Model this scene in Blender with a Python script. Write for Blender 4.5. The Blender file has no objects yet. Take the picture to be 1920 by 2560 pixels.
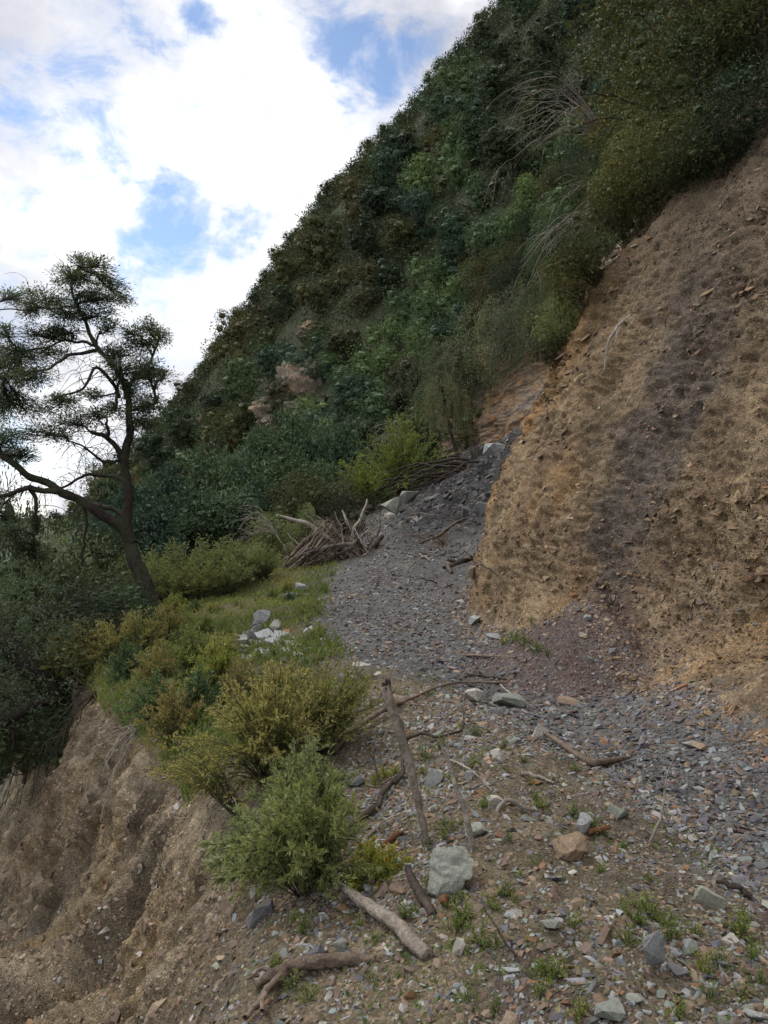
import bpy, bmesh, math, random
import numpy as np
from mathutils import Vector, Matrix
from mathutils.bvhtree import BVHTree

rng = np.random.default_rng(11)
random.seed(11)
R = math.radians
C = bpy.context.scene.collection
F = 1934.0                      # focal length in photo pixels (photo 1920 x 2560)
CAM = Vector((0.0, 0.0, 1.6))

def P(px, py, d):
    return Vector(((px - 960) / F * d, d, 1.6 - (py - 1280) / F * d))

# ------------------------------------------------------------------ noise
def _hash(ix, iy, iz, s):
    h = (ix.astype(np.uint32) * np.uint32(374761393) + iy.astype(np.uint32) * np.uint32(668265263)
         + iz.astype(np.uint32) * np.uint32(2246822519) + np.uint32((s * 974634777) & 0xffffffff))
    h = (h ^ (h >> np.uint32(13))) * np.uint32(1274126177)
    h = (h ^ (h >> np.uint32(15))) * np.uint32(2654435761)
    h ^= h >> np.uint32(16)
    return h.astype(np.float64) / 4294967295.0

def vnoise(p, s=0):
    p = np.asarray(p, dtype=np.float64)
    i = np.floor(p).astype(np.int64)
    f = p - i
    f = f * f * f * (f * (f * 6 - 15) + 10)
    x, y, z = i[..., 0], i[..., 1], i[..., 2]
    fx, fy, fz = f[..., 0], f[..., 1], f[..., 2]
    def h(a, b, c): return _hash(x + a, y + b, z + c, s)
    c00 = h(0,0,0) * (1-fx) + h(1,0,0) * fx
    c10 = h(0,1,0) * (1-fx) + h(1,1,0) * fx
    c01 = h(0,0,1) * (1-fx) + h(1,0,1) * fx
    c11 = h(0,1,1) * (1-fx) + h(1,1,1) * fx
    c0 = c00 * (1-fy) + c10 * fy
    c1 = c01 * (1-fy) + c11 * fy
    return (c0 * (1-fz) + c1 * fz) * 2 - 1

def fbm(p, octv=4, s=0, gain=0.5, lac=2.03):
    p = np.asarray(p, dtype=np.float64); a = 1.0; t = 0.0; n = 0.0
    for k in range(octv):
        t = t + a * vnoise(p, s + k * 7); n += a
        p = p * lac + 17.3; a *= gain
    return t / n

def ridged(p, octv=4, s=0, gain=0.5):
    p = np.asarray(p, dtype=np.float64); a = 1.0; t = 0.0; n = 0.0
    for k in range(octv):
        t = t + a * (1 - 2 * np.abs(vnoise(p, s + k * 5))); n += a
        p = p * 2.1 + 9.1; a *= gain
    return t / n

def sstep(a, b, x):
    t = np.clip((x - a) / (b - a), 0, 1)
    return t * t * (3 - 2 * t)

def smooth1(a, axis, it):
    for _ in range(it):
        lo = np.take(a, [0], axis); hi = np.take(a, [-1], axis)
        b = np.concatenate([lo, a, hi], axis)
        n = a.shape[axis]
        s0 = np.take(b, range(0, n), axis); s1 = np.take(b, range(1, n+1), axis); s2 = np.take(b, range(2, n+2), axis)
        a = 0.25 * s0 + 0.5 * s1 + 0.25 * s2
    return a

# ------------------------------------------------------------------ mesh helpers
def raw_mesh(name, v, f, attrs=None, smooth=False):
    v = np.ascontiguousarray(v, dtype=np.float32); f = np.ascontiguousarray(f, dtype=np.int32)
    k = f.shape[1]
    me = bpy.data.meshes.new(name)
    me.vertices.add(len(v)); me.vertices.foreach_set('co', v.ravel())
    me.loops.add(f.size); me.loops.foreach_set('vertex_index', f.ravel())
    me.polygons.add(len(f)); me.polygons.foreach_set('loop_start', np.arange(0, f.size, k, dtype=np.int32))
    me.polygons.foreach_set('use_smooth', np.full(len(f), smooth, dtype=bool))
    me.update(calc_edges=True)
    for an, av in (attrs or {}).items():
        av = np.asarray(av, dtype=np.float32)
        if av.ndim == 1:
            at = me.attributes.new(an, 'FLOAT', 'POINT'); at.data.foreach_set('value', av)
        else:
            if av.shape[1] == 3: av = np.concatenate([av, np.ones((len(av), 1), np.float32)], 1)
            at = me.color_attributes.new(an, 'FLOAT_COLOR', 'POINT'); at.data.foreach_set('color', np.ascontiguousarray(av).ravel())
    return me

def obj(name, me, mat=None, parent=None):
    o = bpy.data.objects.new(name, me); C.objects.link(o)
    if mat is not None and len(me.materials) == 0: me.materials.append(mat)
    if parent is not None: o.parent = parent
    return o

def tag(o, label=None, cat=None, group=None, kind=None):
    if label: o['label'] = label
    if cat: o['category'] = cat
    if group: o['group'] = group
    if kind: o['kind'] = kind
    return o

def empty(name, loc, rz=0.0):
    o = bpy.data.objects.new(name, None); C.objects.link(o)
    o.empty_display_size = 0.1
    o.location = loc; o.rotation_euler = (0, 0, rz)
    return o

def dup(src, loc, rot=(0, 0, 0), scale=(1, 1, 1)):
    c = src.copy(); C.objects.link(c)
    for k in ('label', 'group'):
        if k in c: del c[k]
    c.location = loc; c.rotation_euler = rot; c.scale = scale
    for ch in src.children:
        d = ch.copy(); C.objects.link(d); d.parent = c
    return c

class Geo:
    """collects quads with one float (tint) per vertex"""
    def __init__(s): s.v = []; s.f = []; s.t = []; s.n = 0
    def add(s, v, f, t=0.5):
        v = np.asarray(v, dtype=np.float64); f = np.asarray(f, dtype=np.int64)
        s.v.append(v); s.f.append(f + s.n); s.n += len(v)
        s.t.append(np.full(len(v), t) if np.isscalar(t) else np.asarray(t))
    def mesh(s, name, smooth=False):
        return raw_mesh(name, np.concatenate(s.v), np.concatenate(s.f), {'tint': np.concatenate(s.t)}, smooth)

def unit(a):
    a = np.asarray(a, dtype=np.float64)
    return a / np.maximum(np.linalg.norm(a, axis=-1, keepdims=True), 1e-9)

def tube(g, pts, rad, sides=6, rough=0.0, seed=0, t=0.5, cap=True):
    pts = np.asarray(pts, dtype=np.float64); n = len(pts)
    rad = np.asarray(rad, dtype=np.float64) * np.ones(n)
    tan = unit(np.gradient(pts, axis=0))
    up = np.array([0.31, 0.17, 0.93]);
    if abs(tan[0] @ up) > 0.9: up = np.array([0.9, 0.3, 0.1])
    N = np.zeros((n, 3)); a = up - tan[0] * (up @ tan[0]); N[0] = a / np.linalg.norm(a)
    for i in range(1, n):
        a = N[i-1] - tan[i] * (N[i-1] @ tan[i]); N[i] = a / max(np.linalg.norm(a), 1e-9)
    B = np.cross(tan, N)
    th = np.linspace(0, 2 * np.pi, sides, endpoint=False)
    ring = N[:, None, :] * np.cos(th)[None, :, None] + B[:, None, :] * np.sin(th)[None, :, None]
    r = rad[:, None] * np.ones((1, sides))
    v = pts[:, None, :] + ring * r[..., None]
    if rough > 0:
        q = ring * np.array([3.0, 3.0, 3.0]) + (pts[:, None, :]) * 6
        dn = fbm(pts[:, None, :] * 20 + ring * 1.6, 3, seed)
        dn2 = ridged(np.stack([np.cos(th)[None, :] * 2.6 + 0 * r, np.sin(th)[None, :] * 2.6 + np.arange(n)[:, None] * 0.12 + 0 * r, 0 * r + np.arange(n)[:, None] * .08], -1), 2, seed + 3)
        v = v + ring * (r * rough * (dn + 0.5 * dn2))[..., None]
    v = v.reshape(-1, 3)
    i = np.arange(n - 1)[:, None] * sides; j = np.arange(sides)[None, :]; j2 = (j + 1) % sides
    f = np.stack([i + j, i + j2, i + sides + j2, i + sides + j], -1).reshape(-1, 4)
    if cap:
        c0 = len(v); v = np.concatenate([v, pts[:1], pts[-1:]])
        jj = np.arange(sides); jn = (jj + 1) % sides
        e = (n - 1) * sides
        h = jj[::2]
        f0 = np.stack([np.full(len(h), c0), (h + 2) % sides if sides % 2 == 0 else jn[::2], (h + 1) % sides, h], -1)
        f1 = np.stack([np.full(len(h), c0 + 1), e + h, e + (h + 1) % sides, e + (h + 2) % sides], -1)
        if sides % 2 == 0: f = np.concatenate([f, f0, f1])
    g.add(v, f, t)

def curve_pts(ctrl, n, wob=0.0, seed=0):
    """smooth resample of control points (Catmull-Rom)"""
    c = np.asarray(ctrl, dtype=np.float64)
    if len(c) == 2: c = np.stack([c[0], (c[0] + c[1]) / 2, c[1]])
    L = np.concatenate([[0], np.cumsum(np.linalg.norm(np.diff(c, axis=0), axis=1))]); L /= L[-1]
    m = np.zeros_like(c)
    for k in range(len(c)):
        a, b = max(0, k - 1), min(len(c) - 1, k + 1)
        m[k] = (c[b] - c[a]) / (L[b] - L[a])
    t = np.linspace(0, 1, n); k = np.clip(np.searchsorted(L, t, 'right') - 1, 0, len(c) - 2)
    h = (L[k + 1] - L[k]); s = ((t - L[k]) / h)[:, None]; h = h[:, None]
    p = (2*s**3 - 3*s**2 + 1) * c[k] + (s**3 - 2*s**2 + s) * h * m[k] + (-2*s**3 + 3*s**2) * c[k+1] + (s**3 - s**2) * h * m[k+1]
    if wob > 0:
        q = np.stack([t * 6 + seed * 3.7, 0 * t, 0 * t], -1)
        w = np.stack([fbm(q, 3, seed + a) for a in (1, 21, 41)], -1)
        p = p + w * wob * (np.sin(np.pi * np.clip(t, 0, 1)) ** 0.5)[:, None]
    return p

def leaves(g, pos, axis, nrm, length, width, tint, fold=0.25):
    """one rhombic folded quad per leaf"""
    pos = np.asarray(pos); axis = unit(axis)
    nrm = unit(nrm - axis * np.sum(nrm * axis, -1, keepdims=True))
    side = np.cross(axis, nrm)
    L = np.asarray(length)[:, None] if not np.isscalar(length) else length
    Wd = np.asarray(width)[:, None] if not np.isscalar(width) else width
    a = pos; b = pos + axis * L * 0.45 + side * Wd * 0.5 + nrm * Wd * fold
    c = pos + axis * L - nrm * L * 0.08; d = pos + axis * L * 0.45 - side * Wd * 0.5 + nrm * Wd * fold
    v = np.stack([a, b, c, d], 1).reshape(-1, 3)
    f = np.arange(len(v)).reshape(-1, 4)
    g.add(v, f, np.repeat(np.asarray(tint) * np.ones(len(pos)), 4))

def rdir(n, r=None):
    return unit((r or rng).normal(size=(n, 3)))

# ------------------------------------------------------------------ materials
def nt_new(name):
    m = bpy.data.materials.new(name); m.use_nodes = True
    nt = m.node_tree; nt.nodes.clear()
    return m, nt, nt.nodes, nt.links

def nd(nt, t, **kw):
    n = nt.nodes.new(t)
    for k, v in kw.items():
        if k.startswith('i_'):
            n.inputs[k[2:].replace('_', ' ')].default_value = v
        else: setattr(n, k, v)
    return n

def mixc(nt, a, b, f, mode='MIX'):
    n = nt.nodes.new('ShaderNodeMix'); n.data_type = 'RGBA'; n.blend_type = mode
    def put(sock, v):
        if hasattr(v, 'is_linked') or hasattr(v, 'links'): nt.links.new(v, sock)
        elif isinstance(v, (int, float)): sock.default_value = v
        else: sock.default_value = (*v, 1) if len(v) == 3 else v
    put(n.inputs[0], f); put(n.inputs[6], a); put(n.inputs[7], b)
    return n.outputs[2]

def ramp(nt, fac, stops):
    n = nt.nodes.new('ShaderNodeValToRGB'); nt.links.new(fac, n.inputs[0])
    e = n.color_ramp.elements
    while len(e) < len(stops): e.new(0.5)
    for el, (p, c) in zip(e, stops):
        el.position = p; el.color = (c, c, c, 1) if isinstance(c, (int, float)) else (*c, 1)
    return n.outputs[0]

def noise_tex(nt, vec, scale, detail=6, rough=0.6, dist=0.0):
    n = nt.nodes.new('ShaderNodeTexNoise'); nt.links.new(vec, n.inputs['Vector'])
    n.inputs['Scale'].default_value = scale; n.inputs['Detail'].default_value = detail
    n.inputs['Roughness'].default_value = rough; n.inputs['Distortion'].default_value = dist
    return n.outputs[0]

def voro(nt, vec, scale, out='Distance', feature='F1', rnd=1.0):
    n = nt.nodes.new('ShaderNodeTexVoronoi'); nt.links.new(vec, n.inputs['Vector'])
    n.feature = feature; n.inputs['Scale'].default_value = scale; n.inputs['Randomness'].default_value = rnd
    return n.outputs[out]

def math_n(nt, op, a, b=None):
    n = nt.nodes.new('ShaderNodeMath'); n.operation = op
    for k, v in enumerate((a, b)):
        if v is None: continue
        if isinstance(v, (int, float)): n.inputs[k].default_value = v
        else: nt.links.new(v, n.inputs[k])
    return n.outputs[0]

def bump(nt, h, strength, dist, nin=None):
    n = nt.nodes.new('ShaderNodeBump'); n.inputs['Strength'].default_value = strength; n.inputs['Distance'].default_value = dist
    nt.links.new(h, n.inputs['Height'])
    if nin is not None: nt.links.new(nin, n.inputs['Normal'])
    return n.outputs[0]

def finish(nt, col, rough=0.9, nrm=None, spec=0.25):
    b = nt.nodes.new('ShaderNodeBsdfPrincipled'); o = nt.nodes.new('ShaderNodeOutputMaterial')
    nt.links.new(col, b.inputs['Base Color'])
    if isinstance(rough, (int, float)): b.inputs['Roughness'].default_value = rough
    else: nt.links.new(rough, b.inputs['Roughness'])
    b.inputs['Specular IOR Level'].default_value = spec
    if nrm is not None: nt.links.new(nrm, b.inputs['Normal'])
    nt.links.new(b.outputs[0], o.inputs[0])
    return b

def earth_material(name, peb=38.0, peb_mix=0.55, bump_s=0.7):
    """soil whose base colour comes from the 'col' attribute, with pebbles and grit"""
    m, nt, N, L = nt_new(name)
    g = N.new('ShaderNodeNewGeometry').outputs['Position']
    col = nd(nt, 'ShaderNodeAttribute', attribute_name='col').outputs['Color']
    n1 = noise_tex(nt, g, 3.0, 8, 0.65); n2 = noise_tex(nt, g, 22, 6, 0.7)
    f1 = ramp(nt, n1, [(0.3, 0.62), (0.72, 1.35)]); f2 = ramp(nt, n2, [(0.3, 0.6), (0.7, 1.4)])
    c = mixc(nt, col, f1, 1.0, 'MULTIPLY'); c = mixc(nt, c, f2, 1.0, 'MULTIPLY')
    # pebbles: cells with their own colour
    vc = voro(nt, g, peb, 'Color'); vd = voro(nt, g, peb, 'Distance')
    sep = N.new('ShaderNodeSeparateColor'); L.new(vc, sep.inputs[0])
    pc = ramp(nt, sep.outputs[0], [(0.0, (0.55, 0.5, 0.48)), (0.35, (0.9, 0.86, 0.82)), (0.6, (1.35, 1.25, 1.1)), (0.85, (1.2, 1.3, 1.4)), (1.0, (2.4, 2.2, 1.95))])
    pcol = mixc(nt, col, pc, 1.0, 'MULTIPLY')
    has = math_n(nt, 'GREATER_THAN', sep.outputs[1], 0.42)
    inside = ramp(nt, vd, [(0.36, 1.0), (0.5, 0.0)])
    pm = math_n(nt, 'MULTIPLY', math_n(nt, 'MULTIPLY', has, inside), peb_mix)
    c = mixc(nt, c, pcol, pm)
    vc2 = voro(nt, g, peb * 2.6, 'Color'); vd2 = voro(nt, g, peb * 2.6, 'Distance')
    sep2 = N.new('ShaderNodeSeparateColor'); L.new(vc2, sep2.inputs[0])
    c = mixc(nt, c, ramp(nt, sep2.outputs[0], [(0.0, 0.55), (0.5, 1.0), (0.93, 1.25), (1.0, 2.3)]), 0.8, 'MULTIPLY')
    h = math_n(nt, 'MULTIPLY', pm, ramp(nt, vd, [(0.0, 1.0), (0.5, 0.0)]))
    h = math_n(nt, 'ADD', h, math_n(nt, 'MULTIPLY', n2, 0.7))
    h = math_n(nt, 'ADD', h, math_n(nt, 'MULTIPLY', vd2, -0.35))
    nb = bump(nt, h, bump_s, 0.03)
    finish(nt, c, 0.95, nb, 0.15)
    return m

def stone_material(name, base=None, bands=0.25):
    m, nt, N, L = nt_new(name)
    tc = N.new('ShaderNodeTexCoord').outputs['Object']
    if base is None: col = nd(nt, 'ShaderNodeAttribute', attribute_name='col').outputs['Color']
    else:
        r = N.new('ShaderNodeRGB'); r.outputs[0].default_value = (*base, 1); col = r.outputs[0]
        oi = N.new('ShaderNodeObjectInfo').outputs['Random']
        col = mixc(nt, col, ramp(nt, oi, [(0, (0.75, 0.74, 0.76)), (0.5, (1, 1, 1)), (1, (1.25, 1.2, 1.12))]), 1.0, 'MULTIPLY')
    n1 = noise_tex(nt, tc, 9, 8, 0.7); n2 = noise_tex(nt, tc, 45, 5, 0.7)
    c = mixc(nt, col, ramp(nt, n1, [(0.3, (0.6, 0.58, 0.56)), (0.55, (1, 1, 1)), (0.75, (1.35, 1.28, 1.15))]), 1.0, 'MULTIPLY')
    mp = N.new('ShaderNodeMapping'); mp.inputs['Scale'].default_value = (3, 5, 40); L.new(tc, mp.inputs[0])
    n3 = noise_tex(nt, mp.outputs[0], 2.0, 4, 0.6)
    c = mixc(nt, c, ramp(nt, n3, [(0.35, 0.6), (0.6, 1.15)]), bands, 'MULTIPLY')
    # soil dusting in hollows of the noise
    c = mixc(nt, c, (0.12, 0.09, 0.065), math_n(nt, 'MULTIPLY', ramp(nt, n2, [(0.52, 0), (0.68, 1)]), 0.4))
    h = math_n(nt, 'ADD', math_n(nt, 'MULTIPLY', n1, 0.7), math_n(nt, 'MULTIPLY', n2, 0.35))
    h = math_n(nt, 'ADD', h, math_n(nt, 'MULTIPLY', n3, bands))
    finish(nt, c, 0.8, bump(nt, h, 0.7, 0.02), 0.3)
    return m

def leaf_material(name, stops, trans=0.3, var=0.35, rough=0.55):
    """stops: ramp over the per-leaf 'tint'"""
    m, nt, N, L = nt_new(name)
    t = nd(nt, 'ShaderNodeAttribute', attribute_name='tint').outputs['Fac']
    oi = N.new('ShaderNodeObjectInfo').outputs['Random']
    c = ramp(nt, t, stops)
    c = mixc(nt, c, ramp(nt, oi, [(0, (1 - var, 1 - var * 0.8, 1 - var * 0.4)), (0.5, (1, 1, 1)), (1, (1 + var * 1.3, 1 + var * 0.75, 1 - var * 0.35))]), 1.0, 'MULTIPLY')
    b = N.new('ShaderNodeBsdfPrincipled'); L.new(c, b.inputs['Base Color']); b.inputs['Roughness'].default_value = rough
    b.inputs['Specular IOR Level'].default_value = 0.12
    tr = N.new('ShaderNodeBsdfTranslucent'); L.new(mixc(nt, c, (1.1, 1.25, 0.6), 1.0, 'MULTIPLY'), tr.inputs[0])
    mx = N.new('ShaderNodeMixShader'); mx.inputs[0].default_value = trans
    L.new(b.outputs[0], mx.inputs[1]); L.new(tr.outputs[0], mx.inputs[2])
    o = N.new('ShaderNodeOutputMaterial'); L.new(mx.outputs[0], o.inputs[0])
    return m

def bark_material(name, dark, light, scale=14.0, moss=0.0):
    m, nt, N, L = nt_new(name)
    tc = N.new('ShaderNodeTexCoord').outputs['Object']
    n1 = noise_tex(nt, tc, scale, 8, 0.7, 0.6); n2 = noise_tex(nt, tc, scale * 5, 5, 0.7)
    n0 = noise_tex(nt, tc, 2.5, 3, 0.5)
    c = ramp(nt, n1, [(0.3, dark), (0.68, light)])
    c = mixc(nt, c, ramp(nt, n2, [(0.3, 0.55), (0.7, 1.35)]), 1.0, 'MULTIPLY')
    c = mixc(nt, c, ramp(nt, n0, [(0.35, 0.7), (0.7, 1.3)]), 1.0, 'MULTIPLY')
    if moss: c = mixc(nt, c, (0.035, 0.05, 0.015), math_n(nt, 'MULTIPLY', ramp(nt, n0, [(0.5, 0), (0.6, 1)]), moss))
    h = math_n(nt, 'ADD', n1, math_n(nt, 'MULTIPLY', n2, 0.5))
    finish(nt, c, 0.9, bump(nt, h, 0.8, 0.02), 0.15)
    return m
# =================================================================== TERRAIN
TY   = [-8, -3,  0,    2,    3,    3.8,  4.5,  5.2,  6,    6.8,  7.5,  8.3,  9,    10,   11,   12,   13,   14.5, 16,   18,   20,   22,   24,  27,   30,  32,  34,  38, 44]
LIPX = [-.3,-.4, -.55,-.58,-.58,-.62,-.75,-.95,-1.35,-1.7,-2.0,-2.45,-2.9,-3.45,-4.0,-4.5,-5.0,-5.6,-6.2,-6.6,-6.8,-7.0,-7, -7,  -7,  -7,  -7,  -7, -7]
LIPZ = [-.1,-.1, -.15,-.2, -.25,-.28,-.3, -.35,-.4, -.45,-.5,-.55,-.6,-.6,-.6,-.6,-.6,-.65,-.7,-.7,-.5,-.2,0, .2,  .3, .3, .3, 0, -1]
PLX  = [1.7,1.7, 1.7, 1.68,1.62,1.56,1.48,1.32,1.0, .7,  .42,-.3, -.68,-.86,-.97,-1.03,-1.1,-1.18,-1.24,-1.28,-1.25,-1.1,-.85,-.4,0,.1,.1,0,0]
PLZ  = [0,  0,   0,   0,   0,   0,   0,   0,   0,   0,   0,   0,   0,   0,   0,   .02, .04, .07, .12, .28, .5,  .8,  1.15,1.65,1.9,1.9,1.8,1.5,1]
FX   = [2.9,2.8, 2.75,2.7, 2.62,2.58,2.52,2.45,2.35,2.3,2.22,2.0, 1.78,1.45,1.26,1.25,1.5, 2.1, 2.9, 3.7, 4.3, 4.8, 5.2, 5.3, 4.6, 3.9, 2.9, 1.0,0]
FZ   = [.05,.05, .05, .05, .05, .05, .05, .05, .05, .05, .05, .05, .05, .05, .05, .05, .1,  .35, .8,  1.4, 2.0, 2.7, 3.4, 4.3, 4.2, 3.9, 3.6, 3,2.5]
BX = [0.18, .42, .85, 1.3, 1.62, 2.05, 2.65, 3.2]
BZ = [.55, 1.45, 2.4, 3.4, 4.15, 5.1, 5.85, 6.5]
ny_near = 60
ys = np.concatenate([np.linspace(-8, 1.9, ny_near), np.exp(np.linspace(math.log(1.9), math.log(44), 720))[1:]])
def tab(t): return smooth1(np.interp(ys, TY, t), 0, 24)
lipx, lipz, plx, plz, fx, fz = map(tab, (LIPX, LIPZ, PLX, PLZ, FX, FZ))
crx = lipx + (plx - lipx) * 0.55
bermz = np.interp(ys, [-8, 0, 2, 5, 7, 9, 12, 16, 20], [.1, .15, .2, .22, .2, .1, .0, .0, .2])
crz = lipz + (plz - lipz) * 0.55 + bermz
near_gentle = np.interp(ys, [4, 6.5, 8, 10], [1.0, 1.0, 0.5, 0.0])      # bank toe spreads out near the camera
cols = [(lipx - 60, lipz - 46), (lipx - 24, lipz - 25), (lipx - 8.5, lipz - 13), (lipx - 3.2, lipz - 8.0), (lipx - 1.18, lipz - 2.6), (lipx - .42, lipz - .66),
        (lipx, lipz), (crx, crz), (plx, plz), ((plx + fx) / 2, (plz + fz) / 2 - .06), (fx, fz)]
for k, (a, b) in enumerate(zip(BX, BZ)):
    g_ = near_gentle * np.array([.35, .55, .6, .5, .45, .4, .35, .3])[k]
    cols.append((fx + a + g_, fz + b))
for a, b in ((4.3, 7.6), (6.5, 10.0), (13, 18.0), (30, 40.0)):
    cols.append((fx + a + near_gentle * .3, fz + b))
NSEG = [8, 14, 50, 150, 60, 40, 90, 80, 55, 55, 34, 34, 44, 48, 40, 48, 44, 40, 30, 40, 40, 30]
SEG0 = np.concatenate([[0], np.cumsum(NSEG)])
GX, GZ = [], []
for k, n in enumerate(NSEG):
    t = np.arange(n + (1 if k == len(NSEG) - 1 else 0)) / n
    GX.append(cols[k][0][:, None] * (1 - t) + cols[k + 1][0][:, None] * t)
    GZ.append(cols[k][1][:, None] * (1 - t) + cols[k + 1][1][:, None] * t)
GX = smooth1(np.concatenate(GX, 1), 1, 30); GZ = smooth1(np.concatenate(GZ, 1), 1, 30)
GX = smooth1(GX, 0, 10); GZ = smooth1(GZ, 0, 10)
M_, N_ = GX.shape
G = np.stack([GX, np.repeat(ys[:, None], N_, 1), GZ], -1)
U = np.repeat(np.arange(N_)[None, :], M_, 0)
S_LIP, S_CR, S_PL, S_FOOT, S_TOP = SEG0[6], SEG0[7], SEG0[8], SEG0[10], SEG0[18]
def grid_normals(G):
    du = np.gradient(G, axis=1); dv = np.gradient(G, axis=0)
    return unit(np.cross(du, dv))
# -- large forms -----------------------------------------------------------
X, Y, Z = G[..., 0], G[..., 1], G[..., 2]
# dark cone of fallen soil at the bank foot
cd = np.hypot(X - 2.2, (Y - 8.0) * 0.9)
cone = 0.74 - cd * 0.62 + .06 * fbm(G * 2.5, 3, 6)
G[..., 2] = np.where((U < S_FOOT + 120) & (cone > Z), cone + 0.0, Z)
# spoil toe at the near right
cd = np.hypot((X - 2.75), (Y - 5.9) * 0.8)
cone2 = 0.42 - cd * 0.5
Z = G[..., 2]; G[..., 2] = np.where((U < S_FOOT + 100) & (cone2 > Z), cone2, Z)
# landslide debris tongue
Z = G[..., 2]
w = sstep(15.5, 22, Y) * sstep(-0.6, 2.2, X) * (U < S_FOOT + 20)
G[..., 2] = Z + w * (0.25 + 0.35 * fbm(G * 0.55, 3, 5)) * (U > S_CR)
for _ in range(3): G[..., 2] = smooth1(smooth1(G[..., 2], 1, 2), 0, 2)
Nn = grid_normals(G)
steepR = sstep(S_FOOT - 5, S_FOOT + 50, U); steepL = 1 - sstep(S_LIP - 70, S_LIP + 10, U)
far_fade = 1 - 0.0 * Y
disp = np.zeros_like(X)
# right bank: bulges, run-off ribs down the slope, pits
ph = 1 - 0.0 * X
q = G.copy()
big = fbm(q * np.array([.45, .45, .45]), 3, 3) * 0.28
ribs = ridged(np.stack([Y * 1.5 + Z * 0.25, Z * 0.28, X * .3], -1), 4, 9) * 0.10
mid = fbm(q * 2.2, 4, 13) * 0.05 + fbm(np.stack([X * 6, Y * 6, Z * 11], -1), 4, 15) * .028 + np.abs(fbm(q * 7.5, 3, 17)) * .03
pits = -np.clip(fbm(q * np.array([6, 6, 10.0]), 3, 21) - 0.25, 0, 1) * 0.10
tb = Z * 7 + Y * .9 - X * 1.6 + fbm(q * 1.6, 4, 23) * 2.6; saw = tb - np.floor(tb)
tb2 = Z * 17 + Y * 2.0 - X * 3 + fbm(q * 3.0, 4, 24) * 3.2; saw2 = tb2 - np.floor(tb2)
patch = sstep(.0, .35, fbm(q * 1.1, 4, 25))
pits = pits + patch * (saw - .5) * .06 + (.15 + .85 * patch) * (saw2 - .5) * .024
cr_ = fbm(np.stack([Y * 4, Z * 1.3, X * 2], -1), 3, 27); pits = pits - .05 * np.exp(-(cr_ / .035) ** 2)
fine = fbm(q * 14, 3, 31) * 0.045
# bedding ledges at the left edge of the bank
edge = sstep(9.6, 11.4, Y) * sstep(1.2, 3.0, Z) * steepR
bed = (ridged(np.stack([X * .6, Y * .6, (Z - 0.35 * X + 0.12 * Y) * 4.2], -1), 3, 51)) * 0.15
bed2 = fbm(np.stack([X * 2.2, Y * 2.2, Z * 2], -1), 2, 57) * 0.16
disp += steepR * (big + ribs * (1 - .5 * edge) + mid + pits + fine) + edge * (bed + bed2)
# left cliff
ribsL = ridged(np.stack([Y * 1.9 + X * .5 + .25 * fbm(q * .9, 2, 70), Z * 0.35, 0 * X], -1), 5, 71) * 0.13 + ridged(np.stack([Y * 5.2 + X * 1.6 + .5 * fbm(q * 1.2, 2, 72), Z * .8, 0 * X], -1), 4, 73) * .14
gul = -np.clip(ridged(np.stack([Y * .8 + X * .25 + .3 * fbm(q * .5, 2, 74), Z * 0.16, 0 * X], -1), 3, 75) - .2, 0, 1) * .5
disp += steepL * (ribsL + gul + fbm(q * 1.1, 3, 81) * .12 + fbm(q * 3.2, 4, 83) * .07 + np.abs(fbm(q * 7, 4, 85)) * .10 - np.clip(fbm(q * np.array([3.5, 3.5, 2.2]), 3, 87) - .3, 0, 1) * .4 + fine) * sstep(-25, -6, Z)
# ledge, berm, path
flat = (1 - steepR) * (1 - steepL)
onpath = sstep(S_PL - 25, S_PL + 20, U) * (1 - steepR)
disp += flat * ((1 - onpath) * (fbm(q * 1.3, 3, 91) * .07 + fbm(q * 5, 3, 95) * .035 + fbm(q * 19, 3, 97) * .016)
                + onpath * (fbm(q * .9, 2, 101) * .05 + fbm(q * 7, 3, 103) * .02 + fbm(q * 24, 2, 107) * .010))
deb = sstep(17, 22, Y) * sstep(0.2, 1.5, X) * (1 - steepR)
disp += deb * (fbm(q * 1.6, 5, 111) * .42)
# the hollow under the bulge on the right, and a smaller pock mark
for (hx, hy, hz, hr, hd) in ((3.0, 6.15, 0.85, .42, .42), (3.05, 5.5, .42, .16, .14), (2.6, 7.6, 1.25, .25, .16)):
    dd = np.sqrt((X - hx) ** 2 + (Y - hy) ** 2 + ((Z - hz) * .9) ** 2)
    disp -= hd * np.exp(-(dd / hr) ** 2) * steepR
for (hx, hy, hz, hr, hd) in ((3.25, 5.75, 0.95, .35, .22),):
    dd = np.sqrt((X - hx) ** 2 + (Y - hy) ** 2 + (Z - hz) ** 2)
    disp += hd * np.exp(-(dd / hr) ** 2) * steepR
G = G + Nn * disp[..., None]
Nn = grid_normals(G)
X, Y, Z = G[..., 0], G[..., 1], G[..., 2]
# -- soil colours (albedo) -------------------------------------------------
def lerpc(c, d, w): return c * (1 - w[..., None]) + np.asarray(d) * w[..., None]
n_lo = fbm(G * .7, 3, 201); n_md = fbm(G * 2.4, 4, 203); n_hi = fbm(G * 9, 3, 207)
col = np.zeros(G.shape) + np.array([.102, .087, .062])
# berm patches
col = lerpc(col, [.135, .112, .078], sstep(.0, .4, n_lo) * .8)
col = lerpc(col, [.095, .078, .066], sstep(.05, .35, n_md) * .7)
# ledge with litter and moss
col = lerpc(col, [.10, .095, .05], sstep(8.5, 12, Y) * (U < S_PL) * .8)
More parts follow.
